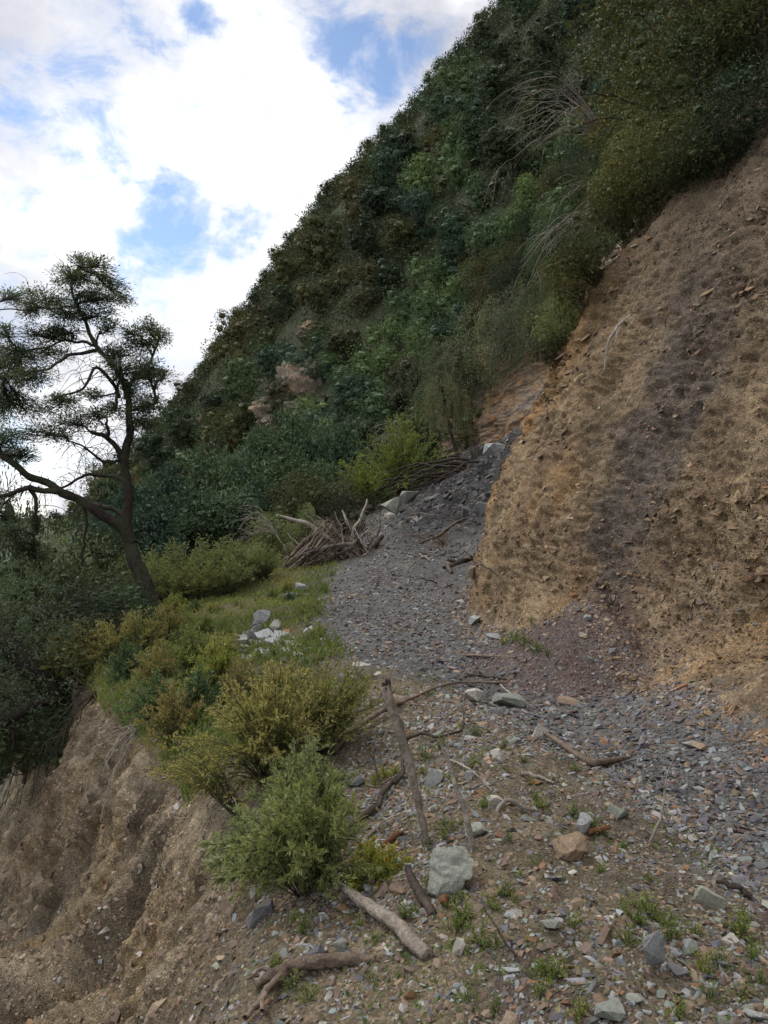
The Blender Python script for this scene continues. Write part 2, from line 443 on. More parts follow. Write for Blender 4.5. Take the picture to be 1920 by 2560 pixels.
# path of dark slate grit
pw = sstep(S_PL - 22, S_PL + 14, U + n_md * 30)
col = lerpc(col, [.098, .096, .094], pw)
col = lerpc(col, [.072, .070, .069], pw * sstep(.0, .3, n_lo) * .8)
col = lerpc(col, [.115, .105, .095], pw * sstep(.1, .4, n_md) * .45)
col = lerpc(col, [.038, .037, .037], sstep(16.5, 20, Y + n_md * 1.5) * sstep(-.2, .8, X) * (U > S_CR))
# right bank
bw = sstep(S_FOOT - 10, S_FOOT + 12, U + n_hi * 34 + n_md * 16)
bank = np.zeros(G.shape) + np.array([.190, .136, .085])
bank = lerpc(bank, [.230, .165, .098], sstep(-.05, .4, n_lo) * .6)
bank = lerpc(bank, [.165, .122, .080], sstep(8.6, 7.2, Y + n_md * .8) * .8)
bank = lerpc(bank, [.150, .108, .074], sstep(.0, .3, n_md) * .75)
bank = lerpc(bank, [.255, .20, .132], sstep(.05, .3, -n_md + n_hi * .5) * .5)
bank = lerpc(bank, [.25, .155, .075], sstep(.12, .35, fbm(np.stack([Y * 1.1, Z * .5, X * .5], -1), 3, 219)) * .55)
# dark purplish band running down the bank into the fan, and the dark upper right
streak = fbm(np.stack([Y * 7 + .4 * n_md, Z * .7, X * .5], -1), 4, 215)
bank = lerpc(bank, [.265, .205, .135], sstep(.08, .35, streak) * .6)
bank = lerpc(bank, [.135, .10, .07], sstep(.08, .35, -streak) * .6)
sc = 8.25 + Z * 0.10 + n_md * .5
sw = .36 + Z * .12
band = np.exp(-((Y - sc) / sw) ** 2 * 1.2)
bank = lerpc(bank, [.094, .080, .072], np.clip(band * 1.1 + n_hi * .35 * (band > .15) + streak * .5 * (band > .12), 0, 1) * .95)
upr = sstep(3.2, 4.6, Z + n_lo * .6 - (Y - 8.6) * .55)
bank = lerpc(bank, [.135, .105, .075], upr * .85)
crest = sstep(5.4, 6.3, Z) * sstep(.0, .3, n_md)
bank = lerpc(bank, [.34, .29, .25], crest * .7)
# rusty streaks at the far edge
rust = sstep(10.3, 11.6, Y) * sstep(.0, .35, fbm(np.stack([Y * 1.8, Z * .5, X * .4], -1), 3, 221))
bank = lerpc(bank, [.33, .18, .065], rust * .6 * (Z < 5))
farb = sstep(15, 20, Y)
bank = lerpc(bank, [.24, .18, .135], farb)
bank = lerpc(bank, [.40, .20, .07], farb * sstep(.15, .4, n_md) * .6)
bank = lerpc(bank, [.20, .19, .185], farb * sstep(.1, .4, fbm(np.stack([X * .3, Y * .3, Z * 1.6], -1), 3, 231)) * .7)
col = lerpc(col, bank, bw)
fan = np.clip((0.74 - np.hypot(X - 2.2, (Y - 8.0) * .9) * .62 + .12 * n_hi - Z + .16) * 5, 0, 1) * np.clip((1.5 + .3 * n_md - np.hypot(X - 2.2, Y - 8.0)) * 4, 0, 1)
col = lerpc(col, [.080, .056, .050], fan * .95)
toe = sstep(.35, .0, np.hypot(X - 2.75, (Y - 5.9) * .8) - .75 + n_md * .15)
# cliff
lw = 1 - sstep(S_LIP - 30, S_LIP + 5, U + n_md * 25)
cl = np.zeros(G.shape) + np.array([.142, .108, .070])
st = fbm(np.stack([Y * 1.5 + X * .4, Z * .35, X * .2], -1), 5, 241)
cl = lerpc(cl, [.255, .215, .165], sstep(.0, .35, st) * .8)
cl = lerpc(cl, [.135, .112, .085], sstep(.0, .4, -st) * .8)
cl = lerpc(cl, [.22, .145, .065], sstep(.12, .4, fbm(np.stack([Y * 1.2 + X * .4, Z * .4, X * .3], -1), 4, 251)) * .6)
cl = lerpc(cl, [.20, .185, .155], sstep(.15, .4, n_md) * .35)
st2 = fbm(np.stack([Y * 5 + X * 1.5, Z * .5, X * .2], -1), 4, 243)
cl = lerpc(cl, [.085, .068, .05], sstep(.08, .35, st2) * .75)
cl = lerpc(cl, [.26, .21, .15], sstep(.08, .35, -st2) * .5)
cl = lerpc(cl, [.17, .16, .13], sstep(11, 14, Y) * .8)
col = lerpc(col, cl, lw)
# soil under the vegetation above the bank
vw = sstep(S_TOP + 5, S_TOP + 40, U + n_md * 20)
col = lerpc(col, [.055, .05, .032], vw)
soil = ((U < S_PL) | (U > S_FOOT + 8)) & (U < S_TOP + 8)
col = np.where(soil[..., None], col * np.array([.84, .82, .78]), col)     # damp brown earth
col = np.clip(col, .01, .9)
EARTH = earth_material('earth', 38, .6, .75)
GRIT = earth_material('slate_grit', 30, .85, .9)
def grid_obj(name, u0, u1, mat, label, cat, v0=0, v1=None):
    v1 = M_ if v1 is None else v1
    g = G[v0:v1, u0:u1 + 1]; m, n = g.shape[:2]
    i = np.arange(m - 1)[:, None] * n + np.arange(n - 1)[None, :]
    f = np.stack([i, i + 1, i + n + 1, i + n], -1).reshape(-1, 4)
    me = raw_mesh(name, g.reshape(-1, 3), f, {'col': col[v0:v1, u0:u1 + 1].reshape(-1, 3)}, True)
    o = obj(name, me, mat); tag(o, label, cat, kind='structure'); return o
grid_obj('cliff', 0, S_LIP, EARTH, 'steep eroded brown earth cliff dropping away at the lower left', 'cliff')
grid_obj('ground', S_LIP, S_PL, EARTH, 'brown rubble covered bank between the cliff edge and the gravel path', 'ground')
grid_obj('path', S_PL, S_FOOT, GRIT, 'dark grey slate gravel path running under the bare earth bank', 'path')
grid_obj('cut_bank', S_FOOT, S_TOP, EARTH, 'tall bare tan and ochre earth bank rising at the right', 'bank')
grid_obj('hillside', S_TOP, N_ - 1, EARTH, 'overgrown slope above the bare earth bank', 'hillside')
BANK_TOP = G[:, S_TOP]

# -- the big hill across the bay: fan shaped height field ------------------
CR_PX = np.array([-900, -300, 0, 200, 330, 440, 560, 700, 830, 1000, 1190, 1500, 1920, 2500, 3200])
CR_PY = np.array([1500, 1420, 1360, 1235, 1100, 970, 812, 605, 425, 255, 30, -340, -820, -1450, -2200])
FT_D = np.interp(CR_PX, [-900, -300, 200, 400, 700, 900, 1150, 1450, 1920, 3200], [80, 75, 56, 46, 38, 36, 34, 32, 28, 24])
FT_Z = np.interp(CR_PX, [-900, -300, 200, 400, 700, 900, 1150, 1300, 1450, 1920, 3200], [-16, -14, -7, -3.5, -.5, .8, 3, 4.5, 6, 11, 22])
hp = np.linspace(-900, 3200, 330)
crd = 92 + 0 * hp
crz_ = 1.6 - (np.interp(hp, CR_PX, CR_PY) - 1280) / F * crd - 2.6
fd = smooth1(np.interp(hp, CR_PX, FT_D), 0, 12); fz_ = smooth1(np.interp(hp, CR_PX, FT_Z), 0, 12)
crz_ = smooth1(crz_, 0, 3)
sv = np.concatenate([np.linspace(-.35, 0, 16)[:-1], np.linspace(0, 1, 150), np.linspace(1, 2.2, 40)[1:]])
HS = np.repeat(sv[None, :], len(hp), 0)
D_ = np.where(HS < 0, fd[:, None] + HS * 30, np.where(HS <= 1, fd[:, None] + HS * (crd - fd)[:, None], crd[:, None] + (HS - 1) * 60))
pr = np.where(HS < 0, HS * 0.9, np.where(HS <= 1, HS ** 0.93, 1 - (HS - 1) ** 1.2 * .9))
HZ = fz_[:, None] + pr * (crz_ - fz_)[:, None]
HZ = np.where(HS < 0, fz_[:, None] + HS * 24, HZ)
HZ = np.where(HS > 1, crz_[:, None] - (HS - 1) ** 1.3 * 42, HZ)
HG = np.stack([(hp[:, None] - 960) / F * D_, D_, HZ], -1)
bumpy = np.sin(np.pi * np.clip(HS, 0, 1))
HG[..., 2] += bumpy * (fbm(HG * .07, 3, 301) * 3.0 + fbm(HG * .22, 3, 305) * .8)
# pink rock outcrop: a steep step in the slope
OC = P(800, 1010, 52.0)
odx, ody = HG[..., 0] - OC.x, HG[..., 1] - OC.y
hcol = np.zeros(HG.shape) + np.array([.035, .04, .022])
i = np.arange(len(hp) - 1)[:, None] * len(sv) + np.arange(len(sv) - 1)[None, :]
HF = np.stack([i, i + len(sv), i + len(sv) + 1, i + 1], -1).reshape(-1, 4)
hill = obj('hillside', raw_mesh('hillside', HG.reshape(-1, 3), HF, {'col': hcol.reshape(-1, 3)}, True), EARTH)
tag(hill, 'tall steep forested hill rising behind the path against the sky', 'hillside', kind='structure')
# wide valley floor out to the horizon
th = np.linspace(0, 2 * np.pi, 97)[:-1]; rr = np.array([0.0, 60, 120, 250, 600, 1500, 4000, 9000])
tv = np.stack([np.outer(rr, np.cos(th)), np.outer(rr, np.sin(th)), np.outer(np.zeros_like(rr), th) - 62], -1).reshape(-1, 3)
i = np.arange(len(rr) - 1)[:, None] * 96; j = np.arange(96)[None, :]; j2 = (j + 1) % 96
tf = np.stack([i + j, i + 96 + j, i + 96 + j2, i + j2], -1).reshape(-1, 4)
t_ = obj('terrain', raw_mesh('terrain', tv, tf, {'col': np.zeros((len(tv), 3)) + np.array([.06, .075, .04])}, True), EARTH)
tag(t_, 'valley floor far below the cliff', 'terrain', kind='structure')

# -- finding points on the built ground ------------------------------------
def _tree(G_, faces): return BVHTree.FromPolygons([tuple(p) for p in G_], [tuple(f) for f in faces])
i = np.arange(M_ - 1)[:, None] * N_ + np.arange(N_ - 1)[None, :]
G2 = G[::2, ::2]; m2, n2 = G2.shape[:2]; i = np.arange(m2 - 1)[:, None] * n2 + np.arange(n2 - 1)[None, :]
BV_NEAR = _tree(G2.reshape(-1, 3).tolist(), np.stack([i, i + 1, i + n2 + 1, i + n2], -1).reshape(-1, 4).tolist())
BV_HILL = _tree(HG.reshape(-1, 3).tolist(), HF.tolist())
def hit(px, py):
    d = Vector(((px - 960) / F, 1, -(py - 1280) / F)).normalized()
    best = None
    for b in (BV_NEAR, BV_HILL):
        p, n, k, dist = b.ray_cast(CAM, d)
        if p is not None and (best is None or dist < best[2]): best = (p, n, dist)
    if best is None: return P(px, py, 40), Vector((0, 0, 1))
    n = best[1]
    if n.z < 0: n = -n
    return best[0], n
def drop(x, y, top=60):
    best = None
    for b in (BV_NEAR, BV_HILL):
        p, n, k, dist = b.ray_cast(Vector((x, y, top)), Vector((0, 0, -1)))
        if p is not None and (best is None or p.z > best[0].z): best = (p, n if n.z > 0 else -n)
    return best if best else (Vector((x, y, -60)), Vector((0, 0, 1)))
# =================================================================== STONES
def hull_arrays(seed, n=16, flat=0.5, elong=1.0, cut=True):
    r = np.random.default_rng(seed)
    p = unit(r.normal(size=(n, 3))) * r.uniform(.72, 1.0, (n, 1))
    p = np.sign(p) * np.abs(p) ** .75
    p = p * np.array([elong, 1, flat])
    bm = bmesh.new()
    for q in p: bm.verts.new(q)
    res = bmesh.ops.convex_hull(bm, input=bm.verts)
    bmesh.ops.delete(bm, geom=[g for g in res['geom_interior'] if isinstance(g, bmesh.types.BMVert)], context='VERTS')
    bmesh.ops.triangulate(bm, faces=bm.faces)
    bm.verts.index_update()
    v = np.array([tuple(x.co) for x in bm.verts]); f = np.array([[x.index for x in q.verts] for q in bm.faces])
    bm.free()
    return v * .5, f
PROTO = [hull_arrays(900 + k, 9 + k % 6, (.28, .4, .55, .35)[k % 4], (1.0, 1.35, 1.15, 1.6)[(k // 2) % 4]) for k in range(18)]
SCOL = {'bluegrey': (.27, .285, .29), 'pale': (.34, .325, .29), 'slate': (.13, .13, .14), 'tan': (.255, .19, .135), 'rust': (.21, .115, .06),
        'brown': (.16, .115, .085), 'greengrey': (.22, .235, .205), 'purple': (.13, .09, .085)}

cell_p = (G[:-1, :-1] + G[1:, 1:]) * .5
_cr = np.cross(G[1:, 1:] - G[:-1, :-1], G[1:, :-1] - G[:-1, 1:])
cell_a = np.linalg.norm(_cr, axis=-1) * .5
cell_n = unit(Nn[:-1, :-1])
cell_u = np.repeat(np.arange(N_ - 1)[None, :], M_ - 1, 0)
CX, CY, CZ = cell_p[..., 0], cell_p[..., 1], cell_p[..., 2]
_px = 960 + CX / np.maximum(CY, .3) * F; _py = 1280 - (CZ - 1.6) / np.maximum(CY, .3) * F
in_view = (CY > .9) & (_px > -500) & (_px < 2420) & (_py > -300) & (_py < 2900)

def sample_cells(weight, n):
    w = (weight * cell_a * in_view).ravel(); w = w / w.sum()
    k = rng.choice(len(w), n, p=w)
    p = cell_p.reshape(-1, 3)[k]; nn = cell_n.reshape(-1, 3)[k].copy()
    iu = k % (N_ - 1); iv = k // (N_ - 1)
    a = G[iv, iu]; b = G[iv, iu + 1] - a; c = G[iv + 1, iu] - a
    p = a + b * rng.uniform(0, 1, (n, 1)) + c * rng.uniform(0, 1, (n, 1))
    return p, nn

def rot_to(nn, tilt):
    """random rotation matrices whose z axis is near nn"""
    n = len(nn)
    z = unit(nn + rng.normal(size=(n, 3)) * tilt)
    x = rdir(n); x = unit(x - z * np.sum(x * z, -1, keepdims=True)); y = np.cross(z, x)
    return np.stack([x, y, z], -1)

def palette(names, probs, n, jit=.22):
    c = np.array([SCOL[k] for k in names])[rng.choice(len(names), n, p=np.array(probs) / sum(probs))]
    return np.clip(c * rng.uniform(1 - jit, 1 + jit, (n, 1)) * rng.uniform(.93, 1.07, (n, 3)), .01, .9)

def stone_cloud(name, p, nn, size, colr, tilt, mat, sink=.12, flatmul=1.0):
    Rm = rot_to(nn, tilt); which = rng.integers(0, len(PROTO), len(p))
    V, Fc, Cc, o = [], [], [], 0
    sq = np.stack([rng.uniform(.8, 1.25, len(p)), rng.uniform(.75, 1.1, len(p)), rng.uniform(.7, 1.2, len(p)) * flatmul], -1)
    for k, (pv, pf) in enumerate(PROTO):
        s = np.where(which == k)[0]
        if not len(s): continue
        v = pv[None] * (size[s, None] * sq[s])[:, None, :]
        v = np.einsum('nij,nkj->nki', Rm[s], v) + (p[s] + nn[s] * (size[s, None] * sink))[:, None, :]
        V.append(v.reshape(-1, 3)); Fc.append((pf[None] + (np.arange(len(s)) * len(pv))[:, None, None]).reshape(-1, 3) + o)
        Cc.append(np.repeat(colr[s], len(pv), 0)); o += len(s) * len(pv)
    return obj(name, raw_mesh(name, np.concatenate(V), np.concatenate(Fc), {'col': np.concatenate(Cc)}, False), mat)

STONE = stone_material('loose_stone', None, .2)
def psize(n, a, b, k=2.2):
    """power law sizes between a and b metres"""
    u = rng.uniform(0, 1, n); return (a ** (1 - k) + u * (b ** (1 - k) - a ** (1 - k))) ** (1 / (1 - k))
nz_c = fbm(cell_p * 1.1, 3, 401); nz_d = fbm(cell_p * 3.5, 3, 403)
persp = 1 / np.maximum(CY, 2.0) ** 1.25
is_berm = (cell_u > S_LIP - 25) & (cell_u < S_PL + 6)
is_path = (cell_u >= S_PL - 12) & (cell_u < S_FOOT + 3)
is_bank = (cell_u >= S_FOOT) & (cell_u < S_TOP + 8)
is_cliff = (cell_u < S_LIP)
rightside = sstep(-.9, .5, CX - lipx[:-1, None] * .3)
def dens(m, extra=1.0): return m * persp * extra
# stones of the berm (small ones, far beyond counting)
bd = dens(is_berm, (0.2 + sstep(-.15, .25, nz_c) * 1.4 + sstep(.0, .3, nz_d) * .5) * sstep(-.15, .6, CX + .6) + .15)
bd = bd * np.where(CY > 9.5, .35, 1)
n = 30000; p, nn = sample_cells(bd, n)
tag(stone_cloud('rubble', p, nn, psize(n, .010, .050, 2.35) * (1 + .05 * p[:, 1]), palette(['bluegrey', 'pale', 'slate', 'tan', 'rust', 'brown', 'greengrey'], [2.8, .6, 3.0, 2.4, .7, 4.2, 1.2], n) * .76, .35, STONE, .02),
    'small angular grey, tan and rusty stones strewn over the bank', 'rubble', kind='stuff')
pd = dens(is_path, .5 + sstep(-.3, .4, nz_c) + 0 * CY) * (1 - .75 * sstep(17, 20, CY) * sstep(-.8, .6, CX))
fan_d = np.hypot(CX - 2.2, CY - 7.9)
pd = pd * (.12 + .88 * sstep(1.0, 1.6, fan_d + nz_d * .3))
n = 24000; p, nn = sample_cells(pd, n)
tag(stone_cloud('gravel', p, nn, psize(n, .012, .06, 2.4) * (1 + .06 * p[:, 1]), palette(['bluegrey', 'slate', 'purple', 'brown', 'tan', 'pale'], [1.9, 6, 1.0, 2.6, 1.0, .3], n) * .72, .3, STONE, .1),
    'dark slate chips covering the path', 'gravel', kind='stuff')
kd = dens(is_bank, .3 + sstep(-.2, .4, nz_d) * 1.2)
n = 26000; p, nn = sample_cells(kd, n)
up_ = np.array([0, 0, 1.0])
cb = palette(['tan', 'brown', 'pale', 'rust', 'purple'], [5, 4, .35, 1.0, 1.2], n) * np.array([1.0, .92, .8])
tag(stone_cloud('stone_chips', p, unit(nn + up_ * .8), psize(n, .014, .07, 2.6), cb * rng.uniform(.45, 1.05, (n, 1)), .25, STONE, .03, .6),
    'shale chips sticking out of the bare earth bank', 'stone chips', kind='stuff')
ld = dens(is_cliff & (CZ > -16), (.25 + sstep(-.1, .4, nz_d) * 1.3))
n = 30000; p, nn = sample_cells(ld, n)
tag(stone_cloud('stone_chips', p, unit(nn + up_ * .5), psize(n, .012, .07, 2.4) * (1 + .03 * p[:, 1]), palette(['tan', 'brown', 'pale', 'bluegrey', 'rust'], [5, 5, .7, .5, .5], n) * .85, .35, STONE, .04),
    'small stones embedded in the eroded cliff face', 'stone chips', kind='stuff')
sd = is_path * persp * sstep(S_FOOT - 34, S_FOOT - 4, cell_u + nz_d * 16) * (CY < 14)
n = 3500; p, nn = sample_cells(sd, n)
tag(stone_cloud('scree', p, nn, psize(n, .012, .06, 2.4), palette(['tan', 'brown', 'rust', 'purple'], [4, 4, 1, 2], n), .35, STONE, .1), 'tan and brown chips fallen along the foot of the bank', 'scree', kind='stuff')
kd2 = dens(is_bank, .05 + sstep(.0, .45, nz_d + .35 * sstep(9.5, 11, CY)) * 1.5)
n = 5200; p, nn = sample_cells(kd2, n)
tag(stone_cloud('shale', p, unit(nn * .9 + up_ * 1.0 + np.array([-.3, 0, 0])), psize(n, .05, .17, 2.6), palette(['tan', 'brown', 'pale', 'rust', 'purple'], [5, 5, .3, .8, 1.5], n) * np.array([.9, .82, .7]) * rng.uniform(.6, 1.15, (n, 1)), .14, STONE, -.12, .38),
    'broken shale plates and ledges breaking out of the bare bank', 'shale', kind='stuff')
td_ = persp * ((cell_u > S_FOOT - 16) & (cell_u < S_FOOT + 90)) * (CY < 12.5) * (.3 + sstep(-.1, .3, nz_c))
n = 2600; p, nn = sample_cells(td_, n)
tag(stone_cloud('clods', p, nn, psize(n, .025, .12, 2.6), np.clip(np.array([.165, .118, .072]) * rng.uniform(.65, 1.2, (n, 1)), 0, 1), .5, EARTH, .0),
    'crumbled clods of tan earth along the foot of the bank', 'clods', kind='stuff')
ed_ = persp * is_bank * sstep(9.8, 10.8, CY) * (CY < 14) * sstep(1.6, 3.0, CZ) * (.15 + sstep(-.1, .25, nz_d) * 1.5)
n = 420; p, nn = sample_cells(ed_, n)
tag(stone_cloud('ledges', p, np.tile(unit(np.array([[-.55, -.15, .8]])), (n, 1)), psize(n, .10, .42, 2.4), palette(['tan', 'brown', 'pale'], [6, 3, .6], n) * np.array([1.0, .9, .74]) * rng.uniform(.6, 1.0, (n, 1)), .10, STONE, -.20, .5),
    'layered shale slabs stepping out along the far edge of the bank', 'ledges', kind='stuff')
ld2 = dens(is_cliff & (CZ > -14), sstep(-.05, .4, nz_d))
n = 2600; p, nn = sample_cells(ld2, n)
tag(stone_cloud('shale', p, unit(nn + up_ * .3), psize(n, .05, .18, 2.7), palette(['tan', 'brown', 'pale', 'greengrey'], [4, 6, .4, .5], n) * .8, .3, STONE, -.12, .6),
    'larger broken stones set in the eroded cliff face', 'shale', kind='stuff')
fd_ = persp * (cell_u > S_PL) * (cell_u < S_FOOT + 60) * sstep(1.7, 1.2, fan_d + nz_d * .3)
n = 2200; p, nn = sample_cells(fd_, n)
tag(stone_cloud('scree', p, nn, psize(n, .012, .07, 2.4), palette(['purple', 'brown', 'tan', 'slate'], [6, 3, 1.2, 1], n) * .9, .35, STONE, .08), 'dark purplish chips of the fan of fallen soil below the bank', 'scree', kind='stuff')
# lumps in the landslide
dd_ = is_path * sstep(18, 21, CY) * sstep(-.1, 1.0, CX) * (CY < 33)
n = 4200; p, nn = sample_cells(dd_, n)
tag(stone_cloud('debris', p, nn, psize(n, .05, .32, 2.5), palette(['slate', 'bluegrey', 'brown'], [6, .8, 1.0], n) * .46, .5, STONE, .1),
    'dark broken rock of the landslide lying across the far path', 'debris', kind='stuff')

# ---- countable stones: landmarks first ------------------------------------
STONE_MATS = {k: stone_material('stone_' + k, SCOL[k], .35) for k in SCOL}
def hero_rock_mesh(name, seed, flat, elong, n=22, lump=.05):
    v, f = hull_arrays(seed, n, flat, elong)
    bm = bmesh.new()
    vs = [bm.verts.new(q) for q in v]
    for q in f: bm.faces.new([vs[i] for i in q])
    bmesh.ops.dissolve_limit(bm, angle_limit=R(14), verts=bm.verts, edges=bm.edges)
    bmesh.ops.bevel(bm, geom=list(bm.edges), offset=.008, segments=1, affect='EDGES')
    bmesh.ops.triangulate(bm, faces=bm.faces)
    for _ in range(3):
        bmesh.ops.subdivide_edges(bm, edges=[e for e in bm.edges if e.calc_length() > .075], cuts=1, use_grid_fill=False)
        bmesh.ops.triangulate(bm, faces=bm.faces)
    co = np.array([tuple(x.co) for x in bm.verts])
    nn = unit(co)
    dd = fbm(co * 4 + seed, 4, seed) * lump + ridged(np.stack([co[:, 0] * 1.5, co[:, 1] * 2, co[:, 2] * 9], -1), 2, seed + 1) * lump * .45
    for x, d_, q in zip(bm.verts, dd, nn): x.co += Vector(q * d_)
    me = bpy.data.meshes.new(name); bm.to_mesh(me); bm.free()
    return me
LAND = []     # landmarks (phrase, position)
def hero_rock(px, py, w, h, dpt, matk, label, seed, rz=0, tilt=(0, 0), name='rock', group=None, flat=.8, n=13, sink=.25, lump=.025, pt=None):
    """w, h in photo pixels at the point it rests on; dpt depth / width"""
    p, nr = hit(px, py) if pt is None else pt
    s = p.y / F
    me = hero_rock_mesh(name, seed, 1.0, 1.0, n, lump)
    o = obj(name, me, STONE_MATS[matk])
    zs = h * s; o.scale = (w * s, w * s * dpt, zs)
    o.location = p + Vector((0, 0, zs * (.5 - sink))); o.rotation_euler = (tilt[0], tilt[1], rz)
    tag(o, label, 'rock', group)
    return o
hero_rock(1128, 2215, 125, 135, .85, 'greengrey', 'large pale grey blocky boulder streaked with grey on the rubble bank', 31, .3, (.05, .1), lump=.10, n=26)
hero_rock(1425, 2135, 105, 85, .9, 'tan', 'tan and dark brown wedge shaped rock with a flat sloping face', 45, .5, (.35, .25), n=18, lump=.05)
hero_rock(1462, 2085, 52, 75, .7, 'bluegrey', 'upright blue grey rock just behind the tan wedge shaped rock', 52, .2, (.1, -.1))
hero_rock(1268, 1762, 95, 42, .8, 'greengrey', 'flat topped grey rock at the edge of the gravel path', 61, .1, (.0, .1))
hero_rock(1185, 1755, 62, 52, .8, 'pale', 'pale grey stone left of the flat topped rock at the path edge', 63, .8)
hero_rock(1345, 1850, 58, 62, .6, 'pale', 'pale pointed rock with a dark shaded side beside the gravel path', 66, .4, (.2, .5), n=12)
hero_rock(1640, 2430, 75, 140, .35, 'bluegrey', 'tall grey slate shard standing tilted in the soil', 71, .35, (.1, -.3), n=11, sink=.12)
hero_rock(1700, 2430, 80, 32, .6, 'slate', 'flat dark slate slab leaning against the foot of the tall shard', 73, .2, (.05, .25), n=12)
hero_rock(1775, 2265, 90, 60, .6, 'greengrey', 'grey green slab lying half buried right of the rubble crest', 77, -.5, (.2, .25), n=14)
hero_rock(1525, 2548, 95, 62, .9, 'greengrey', 'flat grey green rock at the bottom edge of the bank', 79, .2, (.05, 0), n=14)
hero_rock(905, 1690, 75, 55, .7, 'pale', 'whitish rock lying where the grass gives way to brown rubble', 83, .5, (.1, .2), n=14)
hero_rock(860, 1702, 70, 34, .5, 'greengrey', 'thin grey slab leaning on the whitish rock', 84, -.4, (.0, -.4), n=12)
hero_rock(1145, 2385, 48, 62, .6, 'pale', 'pale leaning slab beside the end of the weathered log', 91, -.5, (.2, .35), n=12)
hero_rock(1375, 2320, 62, 34, .8, 'greengrey', 'smooth grey stone in the middle of the near rubble', 93, .4, (0, .15))
hero_rock(655, 2300, 95, 55, .5, 'slate', 'dark grey slab jutting from the cliff edge below the leafy bush', 95, .35, (.0, -.5), n=12)
hero_rock(790, 2395, 60, 50, .8, 'slate', 'dark grey stone beside the forked grey root', 97, .1, (.1, 0))
hero_rock(850, 2380, 42, 48, .8, 'greengrey', 'grey stone standing right of the dark stone near the forked root', 99, .6)
hero_rock(1190, 2090, 70, 45, .7, 'greengrey', 'greenish grey stone between the broken stake and the thin bare stick', 101, .1, (.1, .2))
hero_rock(1085, 1960, 60, 60, .8, 'bluegrey', 'blue grey stone to the right of the broken upright stake', 103, .9, (.2, .1))
hero_rock(1250, 1895, 60, 34, .9, 'pale', 'pale flat stone on the crown of the rubble bank', 105, .2)
hero_rock(1540, 2040, 70, 45, .7, 'greengrey', 'grey stone beside the dry twig on the path side', 107, .3, (.1, .2))
hero_rock(1240, 2010, 60, 30, .7, 'pale', 'low pale stone next to the small curled root', 109, .3, (.1, .2))
hero_rock(1190, 1560, 44, 34, .8, 'bluegrey', 'grey stone on the path close to the foot of the bank', 111, .3)
hero_rock(1235, 1600, 48, 30, .8, 'bluegrey', 'bluish flat stone on the path below the green weeds of the bank', 113, .3)
hero_rock(1422, 1760, 70, 26, .7, 'tan', 'flat tan slab in front of the dark fan of fallen soil', 115, .3, (.05, .1))
hero_rock(1725, 1867, 48, 26, .8, 'pale', 'pale rounded stone at the foot of the near earth bank', 117, .3)
hero_rock(1187, 1440, 40, 46, .9, 'brown', 'squat brown block standing at the corner of the bank', 119, .4)
hero_rock(985, 1285, 72, 62, .8, 'greengrey', 'big pale boulder at the edge of the landslide above the path', 121, .5, (.1, -.3))
hero_rock(1020, 1255, 60, 44, .8, 'bluegrey', 'grey boulder perched behind the big landslide boulder', 123, .3)
hero_rock(975, 1300, 38, 30, .8, 'pale', 'small pale block in front of the big landslide boulder', 125, .3)
hero_rock(1235, 1135, 66, 42, .8, 'bluegrey', 'dusty grey boulder on top of the landslide slope', 127, .3)
hero_rock(1205, 1285, 60, 44, .8, 'slate', 'dark boulder part way down the landslide slope', 129, .3)
hero_rock(1165, 1290, 44, 36, .8, 'slate', 'dark angular block left of the dark landslide boulder', 131, .1)
hero_rock(1470, 1010+540, 24, 22, .9, 'bluegrey', 'small round grey stone lodged in the weeds at the bank foot', 133, .1)
hero_rock(750, 1480, 56, 34, .9, 'bluegrey', 'grey rock in the grass left of the path', 135, .2)
hero_rock(735, 1492, 70, 16, .8, 'slate', 'flat slab under the grey rock in the grass', 137, .2)
# heap of grey stones left of the path
rr_ = np.random.default_rng(5)
heap = [(655, 1560, 48, 40), (690, 1578, 44, 34), (630, 1600, 46, 30), (665, 1600, 60, 34), (705, 1604, 64, 30), (602, 1612, 44, 26), (640, 1625, 56, 28), (688, 1622, 60, 34),
        (590, 1628, 40, 20), (725, 1620, 34, 24), (612, 1640, 38, 20), (660, 1642, 46, 22), (712, 1636, 34, 20), (745, 1640, 32, 18), (638, 1570, 30, 22), (715, 1588, 30, 22), (575, 1610, 26, 18), (760, 1655, 26, 16), (785, 1650, 30, 14), (640, 1582, 36, 26)]
heap += [(rr_.normal(668, 52), rr_.normal(1622, 20), rr_.uniform(16, 34), rr_.uniform(10, 22)) for _ in range(40)]
HL = ['topmost grey stone of the stone heap', 'pale stone just below the top of the stone heap']
for k, (px, py, w_, h_) in enumerate(heap):
    o = hero_rock(px, py + 2, w_ * 1.1, h_ * 1.15, .85, ('bluegrey', 'greengrey', 'slate', 'bluegrey')[k % 4] if k != 15 else 'rust', HL[k] if k < 2 else ('rusty orange stone at the right of the stone heap' if k == 15 else 'grey angular stone in the heap left of the path'),
                  140 + k, rr_.uniform(0, 3), (rr_.uniform(-.25, .25), rr_.uniform(-.25, .25)), name='stone', group='grey stones heaped left of the path', n=13, sink=.1)
